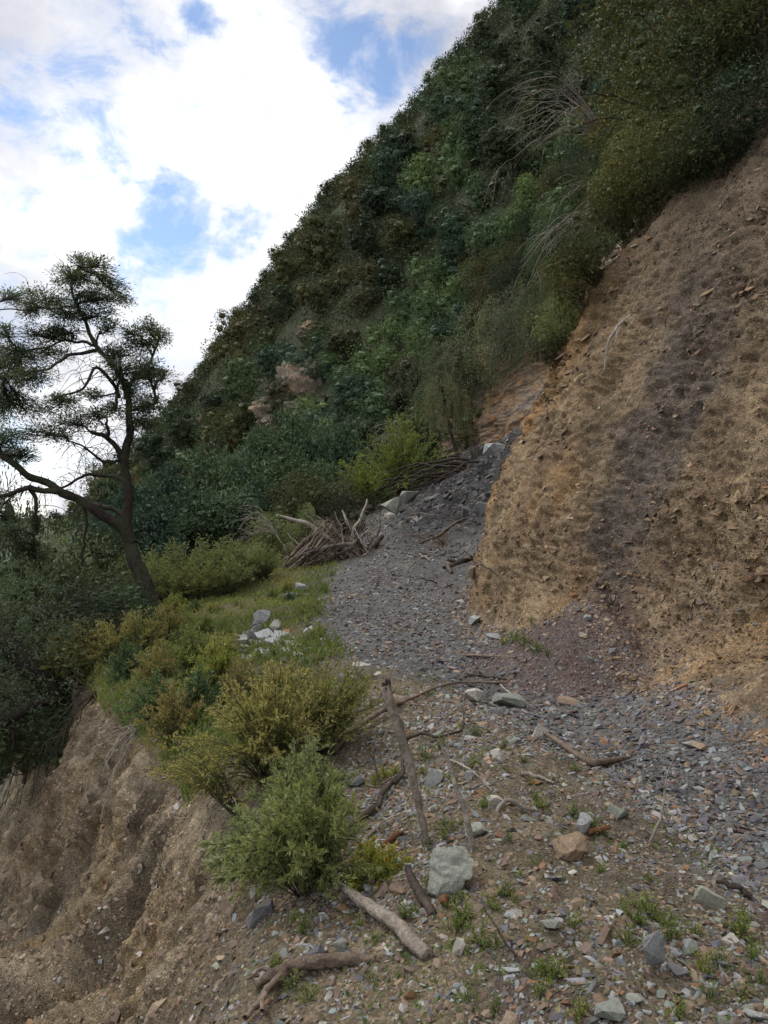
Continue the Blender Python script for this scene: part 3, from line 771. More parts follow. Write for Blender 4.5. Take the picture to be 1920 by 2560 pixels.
# medium stones one could pick up, each its own object
kinds = list(SCOL)
MED = {}
def med(k, s):
    if (k, s) not in MED:
        me = hero_rock_mesh('stone', 300 + s * 17 + kinds.index(k), (.5, .38, .62, .3)[s % 4], (1.0, 1.3, 1.5, 1.2)[s % 4], 12, .04)
        me.materials.append(STONE_MATS[k]); MED[(k, s)] = me
    return MED[(k, s)]
adj = {'bluegrey': 'blue grey', 'pale': 'pale', 'slate': 'dark slate', 'tan': 'tan', 'rust': 'rusty orange', 'brown': 'brown', 'greengrey': 'grey green', 'purple': 'purple brown'}
wgt = is_berm * (CY < 8.5) * sstep(-.5, .3, CX) * persp * (0.3 + sstep(-.2, .3, nz_c) + 2.0 * np.exp(-((CX - .5) ** 2 / .35 + (CY - 5.6) ** 2 / 1.6))) + is_path * (CY < 13) * persp * .25
nst = 210
p, nn = sample_cells(wgt, nst)
sz = psize(nst, .045, .12, 2.1) * (.68 + .055 * p[:, 1])
kk = rng.choice(len(kinds), nst, p=np.array([3, 2, 2, 2.2, .9, 1.2, 2, .6]) / 13.9)
shp = rng.integers(0, 4, nst); Rm = rot_to(nn, .3)
STONES = []
for a in range(nst):
    k = kinds[kk[a]]
    o = bpy.data.objects.new('stone', med(k, int(shp[a]))); C.objects.link(o)
    o.matrix_world = Matrix.Translation(Vector(p[a] + nn[a] * sz[a] * .02)) @ Matrix(Rm[a].tolist()).to_4x4() @ Matrix.Diagonal((sz[a] * 1.1, sz[a], sz[a], 1))
    STONES.append((o, k, int(shp[a]), sz[a], p[a]))
# =================================================================== PLANTS
LM = {
 'dark':   leaf_material('dark_leaves',   [(0, (0.022, 0.032, 0.017)), (.5, (0.037, 0.053, 0.027)), (1, (0.065, 0.083, 0.043))], .14, .35),
 'olive':  leaf_material('olive_leaves',  [(0, (0.045, 0.047, 0.020)), (.5, (0.078, 0.080, 0.031)), (1, (0.117, 0.115, 0.048))], .14, .3),
 'blue':   leaf_material('bluish_leaves', [(0, (.026, .043, .028)), (.5, (.052, .086, .054)), (1, (.098, .142, .092))], .14, .3),
 'green':  leaf_material('green_leaves',  [(0, (.040, .066, .030)), (.5, (.080, .125, .055)), (1, (.135, .19, .09))], .14, .25),
 'bright': leaf_material('bright_leaves', [(0, (.085, .098, .045)), (.5, (.155, .172, .080)), (1, (.26, .27, .14))], .35, .15),
 'brown':  leaf_material('brownish_leaves', [(0, (.032, .034, .019)), (.5, (.060, .060, .034)), (1, (.092, .090, .052))], .14, .3),
 'sage':   leaf_material('sage_leaves', [(0, (.075, .096, .042)), (.5, (.140, .168, .075)), (1, (.235, .255, .12))], .32, .1),
 'lime':   leaf_material('lime_leaves', [(0, (.09, .12, .03)), (.5, (.165, .20, .055)), (1, (.26, .29, .10))], .35, .1),
 'grey':   leaf_material('greyish_leaves', [(0, (.085, .105, .066)), (.5, (.15, .18, .112)), (1, (.24, .27, .175))], .3, .2),
 'plume':  leaf_material('plume_leaves',  [(0, (.055, .075, .028)), (.4, (.14, .155, .055)), (.75, (.27, .245, .095)), (1, (.38, .32, .15))], .35, .12),
 'rustyplume': leaf_material('rusty_plume_leaves', [(0, (.06, .075, .03)), (.5, (.16, .155, .06)), (1, (.32, .25, .13))], .35, .12),
 'weed':   leaf_material('weed_leaves',   [(0, (.065, .088, .030)), (.5, (.135, .170, .055)), (.85, (.22, .235, .085)), (1, (.30, .26, .14))], .35, .2),
 'grass':  leaf_material('grass_leaves',  [(0, (.065, .085, .028)), (.45, (.13, .16, .052)), (.8, (.21, .215, .085)), (1, (.26, .21, .12))], .3, .2),
 'autumn': leaf_material('autumn_leaves', [(0, (.09, .13, .022)), (.55, (.22, .25, .045)), (.8, (.30, .20, .05)), (1, (.30, .08, .045))], .35, .1),
 'tree':   leaf_material('tree_leaves',   [(0, (.050, .066, .046)), (.5, (.088, .112, .076)), (1, (.14, .17, .115))], .35, .0),
}
BARK = bark_material('dark_bark', (.014, .012, .011), (.055, .047, .040), 14, .4)
BARKF = bark_material('shrub_bark', (.035, .028, .02), (.09, .075, .055), 16)
GREYB = bark_material('bleached_twig', (.13, .115, .10), (.30, .27, .235), 20)
DARKB = bark_material('dead_dark_twig', (.022, .018, .016), (.07, .058, .05), 16)

def clump(g, c, r, n, ln, wd, rr, tint, up=.5, shell=.6):
    c = np.asarray(c); r = np.asarray(r) * np.ones(3)
    d = rdir(n, rr); rad = rr.uniform(shell, 1.0, (n, 1)) ** .6
    p = c + d * rad * r
    ax = unit(d * .8 + rr.normal(size=(n, 3)) * .6 + np.array([0, 0, .15]))
    nm = unit(d * .95 + np.array([0, 0, up]) + rr.normal(size=(n, 3)) * .20)
    leaves(g, p, ax, nm, ln * rr.uniform(.6, 1.3, n), wd * rr.uniform(.7, 1.2, n), np.clip(tint + rr.normal(0, .11, n), 0, 1), .2)

def core(g, c, r, rr, tint):
    """closed core added inside a leaf clump to block light"""
    th = np.linspace(0, 2 * np.pi, 9)[:-1]; ph = np.linspace(.25, np.pi - .25, 6)
    d = np.stack([np.outer(np.sin(ph), np.cos(th)), np.outer(np.sin(ph), np.sin(th)), np.outer(np.cos(ph), np.ones(8))], -1)
    v = c + d * r * rr.uniform(.7, 1.15, (6, 8, 1)); i = np.arange(5)[:, None] * 8; j = np.arange(8)[None, :]; j2 = (j + 1) % 8
    g.add(v.reshape(-1, 3), np.stack([i + j, i + 8 + j, i + 8 + j2, i + j2], -1).reshape(-1, 4), tint)

def crown_plant(name, seed, h, r, mat, nclump=15, lpc=210, ln=.19, wd=.11, base=.22, top_bias=.3, trunk=True, bare=0, partname='crown', bark=None, flat=.75, sub=3, kcore=.20):
    """a tree or a shrub with a trunk, limbs to every leaf clump, and a clumpy crown"""
    rr = np.random.default_rng(seed); root = empty(name, (0, 0, 0)); g = Geo(); w = Geo()
    cs = []
    for k in range(nclump):
        for _ in range(20):
            q = rr.uniform(-1, 1, 3)
            if .25 < np.linalg.norm(q) < 1: break
        zz = base + (1 - base) * (.5 + .5 * q[2])
        fr = np.sqrt(max(.12, 1 - (2 * zz - 1.0 - top_bias * .3) ** 2))
        c = np.array([q[0] * r * fr * .85, q[1] * r * fr * .85, h * zz * .93])
        cr = r * rr.uniform(.32, .64)
        tn = rr.uniform(.25, .75)
        for s in range(sub):
            o = rdir(1, rr)[0] * cr * .75 * (s > 0)
            rs = rr.uniform(.6, .9); core(g, c + o, np.array([cr, cr, cr * flat]) * rs * kcore, rr, tn); clump(g, c + o, np.array([cr, cr, cr * flat]) * rs, lpc // sub, ln, wd, rr, tn + rr.uniform(-.12, .12))
        cs.append(c)
    cs = np.array(cs)
    lean = rr.uniform(-.15, .15, 2) * h
    tp = curve_pts([(0, 0, -.5 * r), (lean[0] * .3, lean[1] * .3, h * .35), (lean[0], lean[1], h * .85)], 8, .05 * h, seed)
    tube(w, tp, np.linspace(.035 * h ** .8, .012 * h ** .8, 8), 6)
    for c in cs:
        k = np.clip(int(c[2] / h * 7) - 2, 1, 6); a = tp[k]
        m = (a + c) / 2 + np.array([0, 0, -.08 * h]) + rr.normal(size=3) * .05 * h
        tube(w, curve_pts([a, m, c], 6), np.linspace(.013 * h ** .8, .004 * h ** .8, 6), 4)
    for _ in range(bare):
        d = rdir(1, rr)[0]; d[2] = abs(d[2]) * .7; c = tp[4] + d * np.array([r, r, h * .5]) * rr.uniform(.9, 1.25)
        tube(w, curve_pts([tp[3], (tp[3] + c) / 2 + rr.normal(size=3) * .1, c], 7), np.linspace(.012, .003, 7), 4)
    obj('trunk' if trunk else 'stems', w.mesh('trunk' if trunk else 'stems'), bark or BARKF, root)
    obj(partname, g.mesh(partname), LM[mat], root)
    return root
PARK = (0, -400, -300)      # unused prototypes are removed again at the end
protos = []
def proto(o): protos.append(o); o.location = PARK; return o
def free_protos():
    for o in protos:
        for ch in list(o.children): bpy.data.objects.remove(ch)
        bpy.data.objects.remove(o)

# ------------------------------------------------ trees of the big hill
OUTC = hit(790, 1000)[0]
HILL_KIND = ['dark', 'olive', 'blue', 'green', 'brown', 'dark', 'dark', 'blue']
hp_protos = []
for k, m in enumerate(HILL_KIND):
    hp_protos.append((m, proto(crown_plant('hillside_tree', 500 + k, 4.4, 2.3 + .2 * (k % 3), m, 9, 480, .18, .105, .10, .3, sub=4, kcore=.40))))
cand = HG[:, (sv > -.1) & (sv < 1.06)].reshape(-1, 3)
csv = np.repeat(sv[(sv > -.1) & (sv < 1.06)][None, :], len(hp), 0).ravel()
cpx = 960 + cand[:, 0] / cand[:, 1] * F; cpy = 1280 - (cand[:, 2] - 1.6) / cand[:, 1] * F
ok = (cpx > -60) & (cpx < 2010) & (cpy > -60) & (cpy < 1330)
near_sl = BANK_TOP
perm = rng.permutation(np.where(ok)[0]); chosen = []; cp = np.zeros((0, 2))
def tone(p):
    n = vnoise(np.array([[p[0] * .06, p[1] * .06, p[2] * .06]]), 77)[0]; m = vnoise(np.array([[p[0] * .2, p[1] * .2, 9.]]), 78)[0]
    return n, m
def cam_seen(p):
    v = Vector(p) - CAM; d = v.length
    hh = BV_NEAR.ray_cast(CAM, v.normalized(), d - 1.0)
    return hh[0] is None
for k in perm:
    p = cand[k]; q = np.array([cpx[k], cpy[k]])
    md = 44 if csv[k] > .92 else 72 if p[1] > 60 else 84
    if len(cp) and np.min(np.hypot((cp[:, 0] - q[0]), (cp[:, 1] - q[1]) * 1.25)) < md: continue
    if abs(q[0] - 785) < 70 and -70 < q[1] - 1010 < 110: continue
    if not cam_seen(p + np.array([0, 0, 3.0])): continue
    chosen.append(k); cp = np.concatenate([cp, q[None]])
    if len(chosen) >= 290: break
print('HILL TREES', len(chosen))
HTONE = {'dark': 'dark green', 'olive': 'olive', 'blue': 'bluish green', 'green': 'fresh green', 'brown': 'brownish'}
HILLTREES = []
for k in chosen:
    p = cand[k]; n, m = tone(p); u = rng.uniform()
    ln_d = abs((cpx[k] - 820) * 580 + (cpy[k] - 1080) * 580) / 820
    if ln_d < 110 + 60 * m and cpy[k] > 420: pool = [3, 2, 3, 7, 2]
    elif cpx[k] > 1050 and n > -.3: pool = [2, 3, 7, 0, 5, 2]
    elif n > .15: pool = [1, 6, 0, 1, 5]
    elif n < -.25: pool = [0, 5, 7, 4]
    else: pool = [0, 1, 2, 5, 6, 4]
    i = pool[int(u * len(pool))]
    s = rng.uniform(.8, 1.25) * np.clip(p[1] / 75, .62, 1.15)
    if csv[k] > .92: s = rng.uniform(.40, .60)
    elif csv[k] > .7: s = min(s, .82 - (csv[k] - .7) * .6)
    o = dup(hp_protos[i][1], p - np.array([0, 0, .3]), (rng.uniform(-.12, .12), rng.uniform(-.12, .12), rng.uniform(0, 6.28)), (s, s, s * rng.uniform(.85, 1.2)))
    o['category'] = 'tree'; HILLTREES.append((o, HILL_KIND[i], p, cpx[k], cpy[k], csv[k]))
# undergrowth between the trees; shade of the gaps put into its dark leaf colour
sel = perm[:2200]; g = Geo(); rr = np.random.default_rng(3)
ug = cand[sel]; keep = ~((np.abs(cpx[sel] - 785) < 75) & (np.abs(cpy[sel] - 1005) < 80)); ug = ug[keep]
for p in ug:
    clump(g, p + np.array([0, 0, .35]), (1.2, 1.2, .7), 56, .24, .14, rr, .35 + .3 * rr.uniform())
for k in rng.choice(np.where(ok & (csv > .86) & (csv < 1.05))[0], 900):
    clump(g, cand[k] + np.array([0, 0, .5]), (1.1, 1.1, 1.0), 60, .24, .14, rr, .35 + .3 * rr.uniform())
tag(obj('undergrowth', g.mesh('undergrowth'), LM['dark']), 'low undergrowth filling the gaps between the hillside trees', 'undergrowth', kind='stuff')

# rock outcrops on the hill
def outcrop(px, py, w, h, seed, label, push=.3):
    p, nn = hit(px, py); s = p.y / F
    bm = bmesh.new(); bmesh.ops.create_icosphere(bm, subdivisions=6, radius=.5)
    v = np.array([tuple(x.co) for x in bm.verts]); v = np.sign(v) * np.abs(v) ** .9
    W_, H_ = w * s, h * s; v = v * np.array([W_, W_ * .6, H_]) / (.5 ** .9 * 2)
    nn_ = unit(v / np.array([W_, W_ * .75, H_]))
    lay = ridged(np.stack([v[:, 0] * .35, v[:, 1] * .35, (v[:, 2] + .22 * v[:, 0]) * 2.6], -1), 4, seed) * .30
    blk = fbm(v * np.array([.8, .8, 1.2]), 5, seed + 3) * 1.5
    zz = (v[:, 2] + .22 * v[:, 0]) * 2.1 + fbm(v * .6, 3, seed + 5) * 1.4; xx = v[:, 0] * 1.1 + v[:, 1] * .8 + fbm(v * .5, 3, seed + 6) * 1.6
    lay = lay + ((zz - np.floor(zz)) - .5) * .34 + (np.abs((xx - np.floor(xx)) - .5) - .25) * .5 + fbm(v * 3.5, 3, seed + 7) * .16
    v = v + nn_ * (lay + blk)[:, None]
    for x, q in zip(bm.verts, v): x.co = q
    me = bpy.data.meshes.new('rock_outcrop'); bm.to_mesh(me); bm.free()
    c_ = np.zeros((len(v), 4)) + np.array([.19, .165, .13, 1]); k_ = sstep(.0, .4, fbm(v * 1.2, 3, seed + 9)); c_[:, :3] = c_[:, :3] * (1 - k_[:, None]) + np.array([.17, .15, .13]) * k_[:, None]
    k_ = sstep(.05, .35, fbm(v * np.array([.8, .8, 2.5]), 3, seed + 11)); c_[:, :3] = c_[:, :3] * (1 - k_[:, None]) + np.array([.225, .165, .115]) * k_[:, None]
    at = me.color_attributes.new('col', 'FLOAT_COLOR', 'POINT'); at.data.foreach_set('color', c_.astype(np.float32).ravel())
    o = obj('rock_outcrop', me, EARTH); o.location = p + Vector((0, W_ * .75 * push, 0)); o.rotation_euler = (0, 0, R(-20))
    tag(o, label, 'rock outcrop', kind='structure'); return o
outcrop(805, 1010, 360, 235, 700, 'bare pinkish layered rock outcrop among the trees at the hill foot', .64)
outcrop(775, 850, 60, 70, 710, 'small strip of pale rock above the pinkish outcrop', .25)
outcrop(500, 1085, 26, 80, 720, 'narrow strip of pale rock on the left flank of the hill', .25)

rr = np.random.default_rng(13)
for k in range(30):
    a_ = rr.uniform(0, 6.28); px = 795 + math.cos(a_) * rr.uniform(70, 125); py = 1010 + math.sin(a_) * rr.uniform(55, 100)
    if k < 6: px, py = rr.uniform(735, 880), rr.uniform(930, 1060)
    p, n_ = hit(px, py); s = rr.uniform(.22, .40) * (.55 if k < 6 else 1.0)
    o = dup(hp_protos[int(rr.integers(0, 8))][1], p + Vector((0, -.6, -.2)), (0, 0, rr.uniform(0, 6)), (s, s, s * .9)); o.name = 'hillside_shrub'
    tag(o, 'small bush growing on the pink rock outcrop' if k < 6 else 'small bush at the rim of the pink rock outcrop', 'shrub', 'bushes around the pink rock outcrop')
# ------------------------------------------------ mid distance shrubs
SHR = {}
def shrub_proto(m, seed, **kw):
    if (m, seed) not in SHR:
        a = dict(nclump=20, lpc=360, ln=.11, wd=.06, base=.08, trunk=False, partname='foliage'); a.update(kw)
        SHR[(m, seed)] = proto(crown_plant('shrub', seed, 2.0, 1.3, m, **a))
    return SHR[(m, seed)]
def shrub(px, d, h, w, m, seed, label, name='shrub', cat='shrub', group=None, dz=0.0, z=None, rz=None, **kw):
    x = (px - 960) / F * d; p, n_ = drop(x, d)
    if z is not None: p = Vector((x, d, z))
    if px < 320 and d < 15: p.z = max(p.z, -2.0)
    o = dup(shrub_proto(m, seed, **kw), p + Vector((0, 0, dz)), (0, 0, rng.uniform(0, 6.28) if rz is None else rz), (w / 2.6, w / 2.6, h / 2.0))
    o.name = name
    tag(o, label, cat, group); return o
def zt(py, d): return 1.6 - (py - 1280) / F * d
def shrub_to(px, py_top, d, w, m, seed, label, **kw):
    """a shrub whose top reaches a given height"""
    p, n_ = drop((px - 960) / F * d, d)
    if px < 320 and d < 15: p.z = max(p.z, -2.0)
    return shrub(px, d, max(.8, (zt(py_top, d) - p.z) * 1.03), w, m, seed, label, **kw)
for k, (px, py, d, w) in enumerate([(355, 1225, 25, 2.6), (430, 1205, 26, 2.6), (500, 1185, 27, 2.8), (565, 1150, 29, 2.8), (640, 1115, 31, 3.0), (715, 1090, 32, 3.2), (790, 1090, 33, 3.2), (865, 1098, 34, 3.0),
                                     (470, 1260, 23, 2.4), (560, 1240, 24, 2.4), (640, 1215, 26, 2.4), (720, 1170, 28, 2.6), (800, 1165, 29, 2.4), (300, 1260, 22, 2.6), (395, 1290, 21, 2.2)]):
    shrub_to(px, py, d, w, 'blue', 820 + k % 3, 'bluish green broadleaf shrub in the thicket at the foot of the hill', group='bluish shrubs at the foot of the hill', ln=.15, wd=.07)
HEDGE = [(395, 1370, 17.5, 1.7), (465, 1352, 17, 1.8), (535, 1345, 17.5, 1.8), (605, 1352, 17.2, 1.6), (655, 1385, 17.5, 1.3), (430, 1410, 16.2, 1.2), (570, 1405, 16.4, 1.3), (500, 1400, 16.2, 1.2), (365, 1400, 16.5, 1.2)]
shrub_to(760, 1185, 23.5, 2.2, 'olive', 850, 'olive bush standing behind the heap of dead branches', ln=.08, wd=.035, bare=14)
shrub_to(860, 1195, 23, 1.8, 'brown', 851, 'brownish half bare bush between the branch heap and the bright bush', ln=.06, wd=.025, bare=24)
shrub_to(680, 1290, 20.5, 1.6, 'bright', 841, 'yellow green bush left of the heap of dead branches', ln=.075, wd=.035)
shrub_to(765, 1275, 21.5, .9, 'bright', 842, 'small vivid green plant poking up behind the branch heap', ln=.12, wd=.06)
shrub_to(1265, 1180, 21.0, .55, 'bright', 843, 'small yellow green bush on the landslide against the bank', ln=.06, wd=.03)
shrub_to(955, 1290, 27, 1.2, 'green', 860, 'small green bush below the bent dark stems', ln=.08, wd=.04)
# bright willowy bush at the top of the landslide
def spray_bush(name, seed, n, h, spread, mat, ln, wd, leafn, stem_r=.008, droop=.25, tilt=(0, 0), up0=.15, tintf=None, side=0, bark=None, part='foliage', stems='stems', start=.2):
    """many curved stems fanning out, each carrying leaves (and side sprays)"""
    rr = np.random.default_rng(seed); root = empty(name, (0, 0, 0)); g = Geo(); w = Geo()
    for k in range(n):
        az = rr.uniform(0, 6.283); ln_ = abs(rr.normal(0, .55)) * spread + .05
        o = np.array([math.cos(az), math.sin(az), 0]) * math.sin(min(1.25, ln_)) + np.array([tilt[0], tilt[1], 0]) * rr.uniform(.5, 1.2)
        o[2] = max(.12, math.cos(min(1.25, ln_))); o = unit(o)
        L_ = h * rr.uniform(.6, 1.08) * (1 - .25 * min(1, ln_))
        b = np.array([math.cos(az), math.sin(az), 0]) * rr.uniform(0, .16) * spread * h * .6
        outw = np.array([o[0], o[1], 0])
        c = curve_pts([b, b + o * L_ * .5 + np.array([0, 0, L_ * .06]), b + o * L_ + outw * L_ * droop * .3 - np.array([0, 0, L_ * droop * np.linalg.norm(outw)])], 12, .03 * L_, seed + k)
        tube(w, c, np.linspace(stem_r, stem_r * .3, 12), 4, cap=False)
        T = np.gradient(c, axis=0); cum = np.linspace(0, 1, 12)
        def put(t, base_p, tang, nn_, sc, tint):
            q = rdir(nn_, rr); ax = unit(tang[None] * .8 + q * .75)
            leaves(g, base_p + q * .004, ax, unit(q + np.array([0, 0, .8])), ln * sc * rr.uniform(.6, 1.25, nn_), wd * sc * rr.uniform(.7, 1.2, nn_), np.clip(tint + rr.normal(0, .12, nn_), 0, 1), .15)
        ts = rr.uniform(start, 1, leafn)
        ip = np.stack([np.interp(ts, cum, c[:, a]) for a in range(3)], -1); it = unit(np.stack([np.interp(ts, cum, T[:, a]) for a in range(3)], -1))
        tt = (tintf(ts) if tintf else .3 + .4 * ts) + rr.uniform(-.1, .1)
        q = rdir(leafn, rr)
        leaves(g, ip + q * stem_r, unit(it * .7 + q * .8), unit(q * .6 + np.array([0, 0, .8])), ln * rr.uniform(.6, 1.25, leafn), wd * rr.uniform(.7, 1.2, leafn), np.clip(tt + rr.normal(0, .12, leafn), 0, 1), .15)
        for s in range(side):
            t = rr.uniform(.35, .97); a = np.array([np.interp(t, cum, c[:, i]) for i in range(3)]); tg = unit(np.array([np.interp(t, cum, T[:, i]) for i in range(3)]))
            d = unit(tg * .75 + rdir(1, rr)[0] * .75 + np.array([0, 0, .15])); sl = L_ * rr.uniform(.10, .26) * (1.15 - t * .6)
            e = a + d * sl + np.array([0, 0, -sl * .12])
            tube(w, np.stack([a, (a + e) / 2 + np.array([0, 0, sl * .06]), e]), [stem_r * .35, stem_r * .25, stem_r * .15], 3, cap=False)
            m = max(4, int(leafn * .28)); u = rr.uniform(.05, 1, m)[:, None]; q = rdir(m, rr)
            leaves(g, a + (e - a) * u, unit(d[None] * .9 + q * .7), unit(q + np.array([0, 0, .5])), ln * .75 * rr.uniform(.6, 1.2, m), wd * .8 * rr.uniform(.7, 1.2, m),
                   np.clip((tintf(np.full(m, t)) if tintf else .5) + .12 * u[:, 0] + rr.normal(0, .12, m), 0, 1), .15)
    obj(stems, w.mesh(stems), bark or BARKF, root); obj(part, g.mesh(part), LM[mat], root)
    return root
ob = spray_bush('willow_bush', 871, 150, 2.9, .95, 'lime', .10, .032, 46, .012, .22, side=7)
ob.location = drop((1005 - 960) / F * 27.5, 27.5)[0]; tag(ob, 'bright yellow green willow bush at the top of the landslide', 'bush')
ob = spray_bush('willow_bush', 872, 60, 2.2, .8, 'lime', .10, .032, 46, .012, .25, side=6, tilt=(-.3, 0))
ob.location = drop((930 - 960) / F * 26.5, 26.5)[0]; tag(ob, 'smaller bright bush leaning left in front of the willow bush', 'bush')

HB = [proto(spray_bush('shrub', 845 + k, 75, 1.7, .8, 'bright', .085, .034, 34, .007, .18, side=6)) for k in range(2)]
for k, (px, py, d, w) in enumerate(HEDGE):
    p, n_ = drop((px - 960) / F * d, d); h = max(.8, zt(py, d) - p.z)
    o = dup(HB[k % 2], p, (0, 0, rng.uniform(0, 6.28)), (w / 1.9, w / 1.9, h / 1.6)); tag(o, 'yellow green shrub in the low hedge behind the dark fallen branches', 'shrub', 'yellow green shrubs behind the big tree')

# ------------------------------------------------ trees and shrubs of the slope above the bank
NEARK = ['dark', 'olive', 'dark', 'brown', 'blue', 'olive']
np_protos = [(m, proto(crown_plant('slope_tree', 560 + k, 4.2, 1.9, m, 20, 820, .105, .045, .10, bare=14, kcore=.13))) for k, m in enumerate(NEARK)]
sl = (cell_u > S_TOP + 16); w_ = (sl * cell_a * (_px > 1050) * (_px < 2300) * (_py > -700) * (_py < 1100) * (CY > 5) * (CY < 43)).ravel(); w_ = w_ / w_.sum()
ks = rng.choice(len(w_), 900, p=w_, replace=False); taken = []; SLOPETREES = []
for k in ks:
    p = cell_p.reshape(-1, 3)[k]; d = p[1]
    if any(np.linalg.norm(p - t) < (1.7 if d > 9 else 2.1) for t in taken): continue
    if len(taken) > 62: break
    taken.append(p); i = int(rng.integers(0, len(NEARK)))
    s = rng.uniform(.55, .95); o = dup(np_protos[i][1], p - np.array([0, 0, .25]), (rng.uniform(-.1, .1), rng.uniform(-.35, -.05), rng.uniform(0, .3)), (s, s, s * rng.uniform(.85, 1.2)))
    o.rotation_euler[2] = rng.uniform(-.8, .8); o['category'] = 'tree'
    SLOPETREES.append((o, NEARK[i], p))
# willowy greyish trees hanging over the far rock face
def weeping(name, seed, h, r, mat, n=150, ln=.10, wd=.026, leafn=36):
    rr = np.random.default_rng(seed); root = empty(name, (0, 0, 0)); g = Geo(); w = Geo()
    tp = curve_pts([(.5 * r, .3, -.6), (.1, 0, h * .4), (-.25 * r, -.1, h * .9)], 9, .1, seed)
    tube(w, tp, np.linspace(.13, .04, 9), 6)
    for k in range(n):
        t = rr.uniform(.35, 1) ** .7; a = np.array([np.interp(t * 8, range(9), tp[:, i]) for i in range(3)])
        az = rr.uniform(0, 6.283); o = np.array([math.cos(az), math.sin(az), 0]); L_ = r * rr.uniform(.35, 1.1)
        c = curve_pts([a, a + o * L_ * .55 + np.array([0, 0, .12 * h * rr.uniform(.3, 1.2)]), a + o * L_ * .95 + np.array([0, 0, -.06 * h]), a + o * L_ * 1.05 - np.array([0, 0, h * rr.uniform(.15, .5)])], 12, .06, seed + k)
        tube(w, c, np.linspace(.018, .004, 12), 4, cap=False)
        ts = rr.uniform(.3, 1, leafn * 2) * 11; ip = np.stack([np.interp(ts, range(12), c[:, i]) for i in range(3)], -1)
        q = rdir(len(ts), rr); m_ = len(ts)
        leaves(g, ip + q * rr.uniform(0, .13, (m_, 1)), unit(q + np.array([0, 0, -.5])), unit(rdir(m_, rr) + np.array([0, 0, .6])), ln * rr.uniform(.6, 1.3, m_), wd * rr.uniform(.7, 1.3, m_), np.clip(rr.uniform(.3, .6) + rr.normal(0, .15, m_), 0, 1))
    obj('trunk', w.mesh('trunk'), BARKF, root); obj('crown', g.mesh('crown'), LM[mat], root)
    return root
wp = [proto(weeping('weeping_tree', 600 + k, 4.6, 1.9, m)) for k, m in enumerate(['grey', 'grey', 'green'])]
for (px, d, top, sc, i, lab) in [(1115, 31, 930, .58, 0, 'grey green weeping tree drooping over the far layered rock face'), (1165, 34, 835, .85, 1, 'tall grey green weeping tree just above the drooping one'),
                                 (1265, 33, 735, 1.0, 0, 'grey green tree with arching twigs on the shoulder of the slope'), (1345, 30, 690, .95, 1, 'grey tree hanging over the top corner of the tan bank'),
                                 (1120, 36, 830, .9, 2, 'fresh green weeping tree behind the grey weeping trees'), (1400, 27, 640, .7, 2, 'small green weeping tree at the upper left corner of the bank')]:
    x = (px - 960) / F * d; o = dup(wp[i], (x, d, zt(top, d) - 4.9 * sc), (0, 0, rng.uniform(-.6, .6)), (sc * 1.05, sc * 1.05, sc)); tag(o, lab, 'tree')
# fringe of shrubs along the top of the bank
fr_lab = {'olive': 'olive shrub', 'green': 'green shrub', 'dark': 'dark shrub', 'grey': 'greyish shrub', 'bright': 'bright green shrub'}
FR = []
for (py_, px_, w_s, h_s, m) in [(395, 1850, 1.3, 1.0, 'dark'), (440, 1790, 1.1, .8, 'dark'), (470, 1720, 1.3, 1.0, 'olive'), (520, 1650, 1.3, 1.2, 'olive'), (530, 1590, 1.2, 1.3, 'dark'), (600, 1560, 1.0, 1.1, 'olive'),
                                (640, 1520, 1.0, .9, 'grey'), (690, 1500, .9, .9, 'olive'), (760, 1470, .9, .8, 'olive'), (560, 1500, 1.6, 1.6, 'olive'), (470, 1560, 1.8, 1.8, 'dark'), (400, 1660, 1.8, 1.8, 'dark'), (330, 1780, 1.8, 1.6, 'dark'),
                                (480, 1640, 1.3, 1.1, 'bright'), (860, 1405, .9, .8, 'bright'), (900, 1390, .8, .6, 'olive')]:
    p, n_ = hit(px_, py_)
    o = dup(shrub_proto(m, 880 + len(FR) % 2, ln=.075, wd=.032, bare=8), p - n_ * .1, (rng.uniform(-.1, .1), -.45, rng.uniform(-.6, .6)), (w_s / 2.6, w_s / 2.6, h_s / 2.0))
    FR.append((o, m, p))
# bare bleached shrubs
def bare_shrub(name, seed, n, L_, pts0, base, dirs, label, mat, r0=.02, droop=.3, cat='dead shrub', sub=4):
    rr = np.random.default_rng(seed); w = Geo(); st = Geo(); root = empty(name, base)
    for k in range(n):
        d = unit(np.array(dirs) + rr.normal(size=3) * pts0); l = L_ * rr.uniform(.55, 1.1)
        c = curve_pts([(0, 0, 0), d * l * .5 + np.array([0, 0, .08 * l]), d * l + np.array([0, 0, -droop * l])], 12, .06 * l, seed + k)
        tube(st, c, np.linspace(r0 * rr.uniform(.4, 1), .003, 12), 5, cap=False)
        for s in range(sub):
            i = rr.integers(3, 11); e = unit(unit(c[i] - c[i - 1]) + rdir(1, rr)[0] * .7); ll = l * rr.uniform(.15, .4)
            tube(st, curve_pts([c[i], c[i] + e * ll * .5, c[i] + e * ll + np.array([0, 0, -droop * ll])], 7, .03 * ll, seed + 31 * k + s), np.linspace(.005, .002, 7), 3, cap=False)
    obj('stems', st.mesh('stems'), mat, root)
    tag(root, label, cat); return root
bare_shrub('dead_shrub', 901, 22, 2.6, .45, P(1500, 330, 17), (-.85, -.3, .35), 'pale leafless shrub fanning out high on the wooded slope', GREYB, .022, .25)
bare_shrub('dead_shrub', 902, 20, 2.0, .5, P(1560, 560, 14.5), (-.9, -.3, .1), 'pale leafless shrub with drooping twigs just left of the bank top', GREYB, .02, .4)
bare_shrub('dead_shrub', 903, 12, 2.2, .4, P(1700, 330, 12.5), (-.75, -.2, -.25), 'dark bare branches reaching down over the bank top', DARKB, .028, .15)
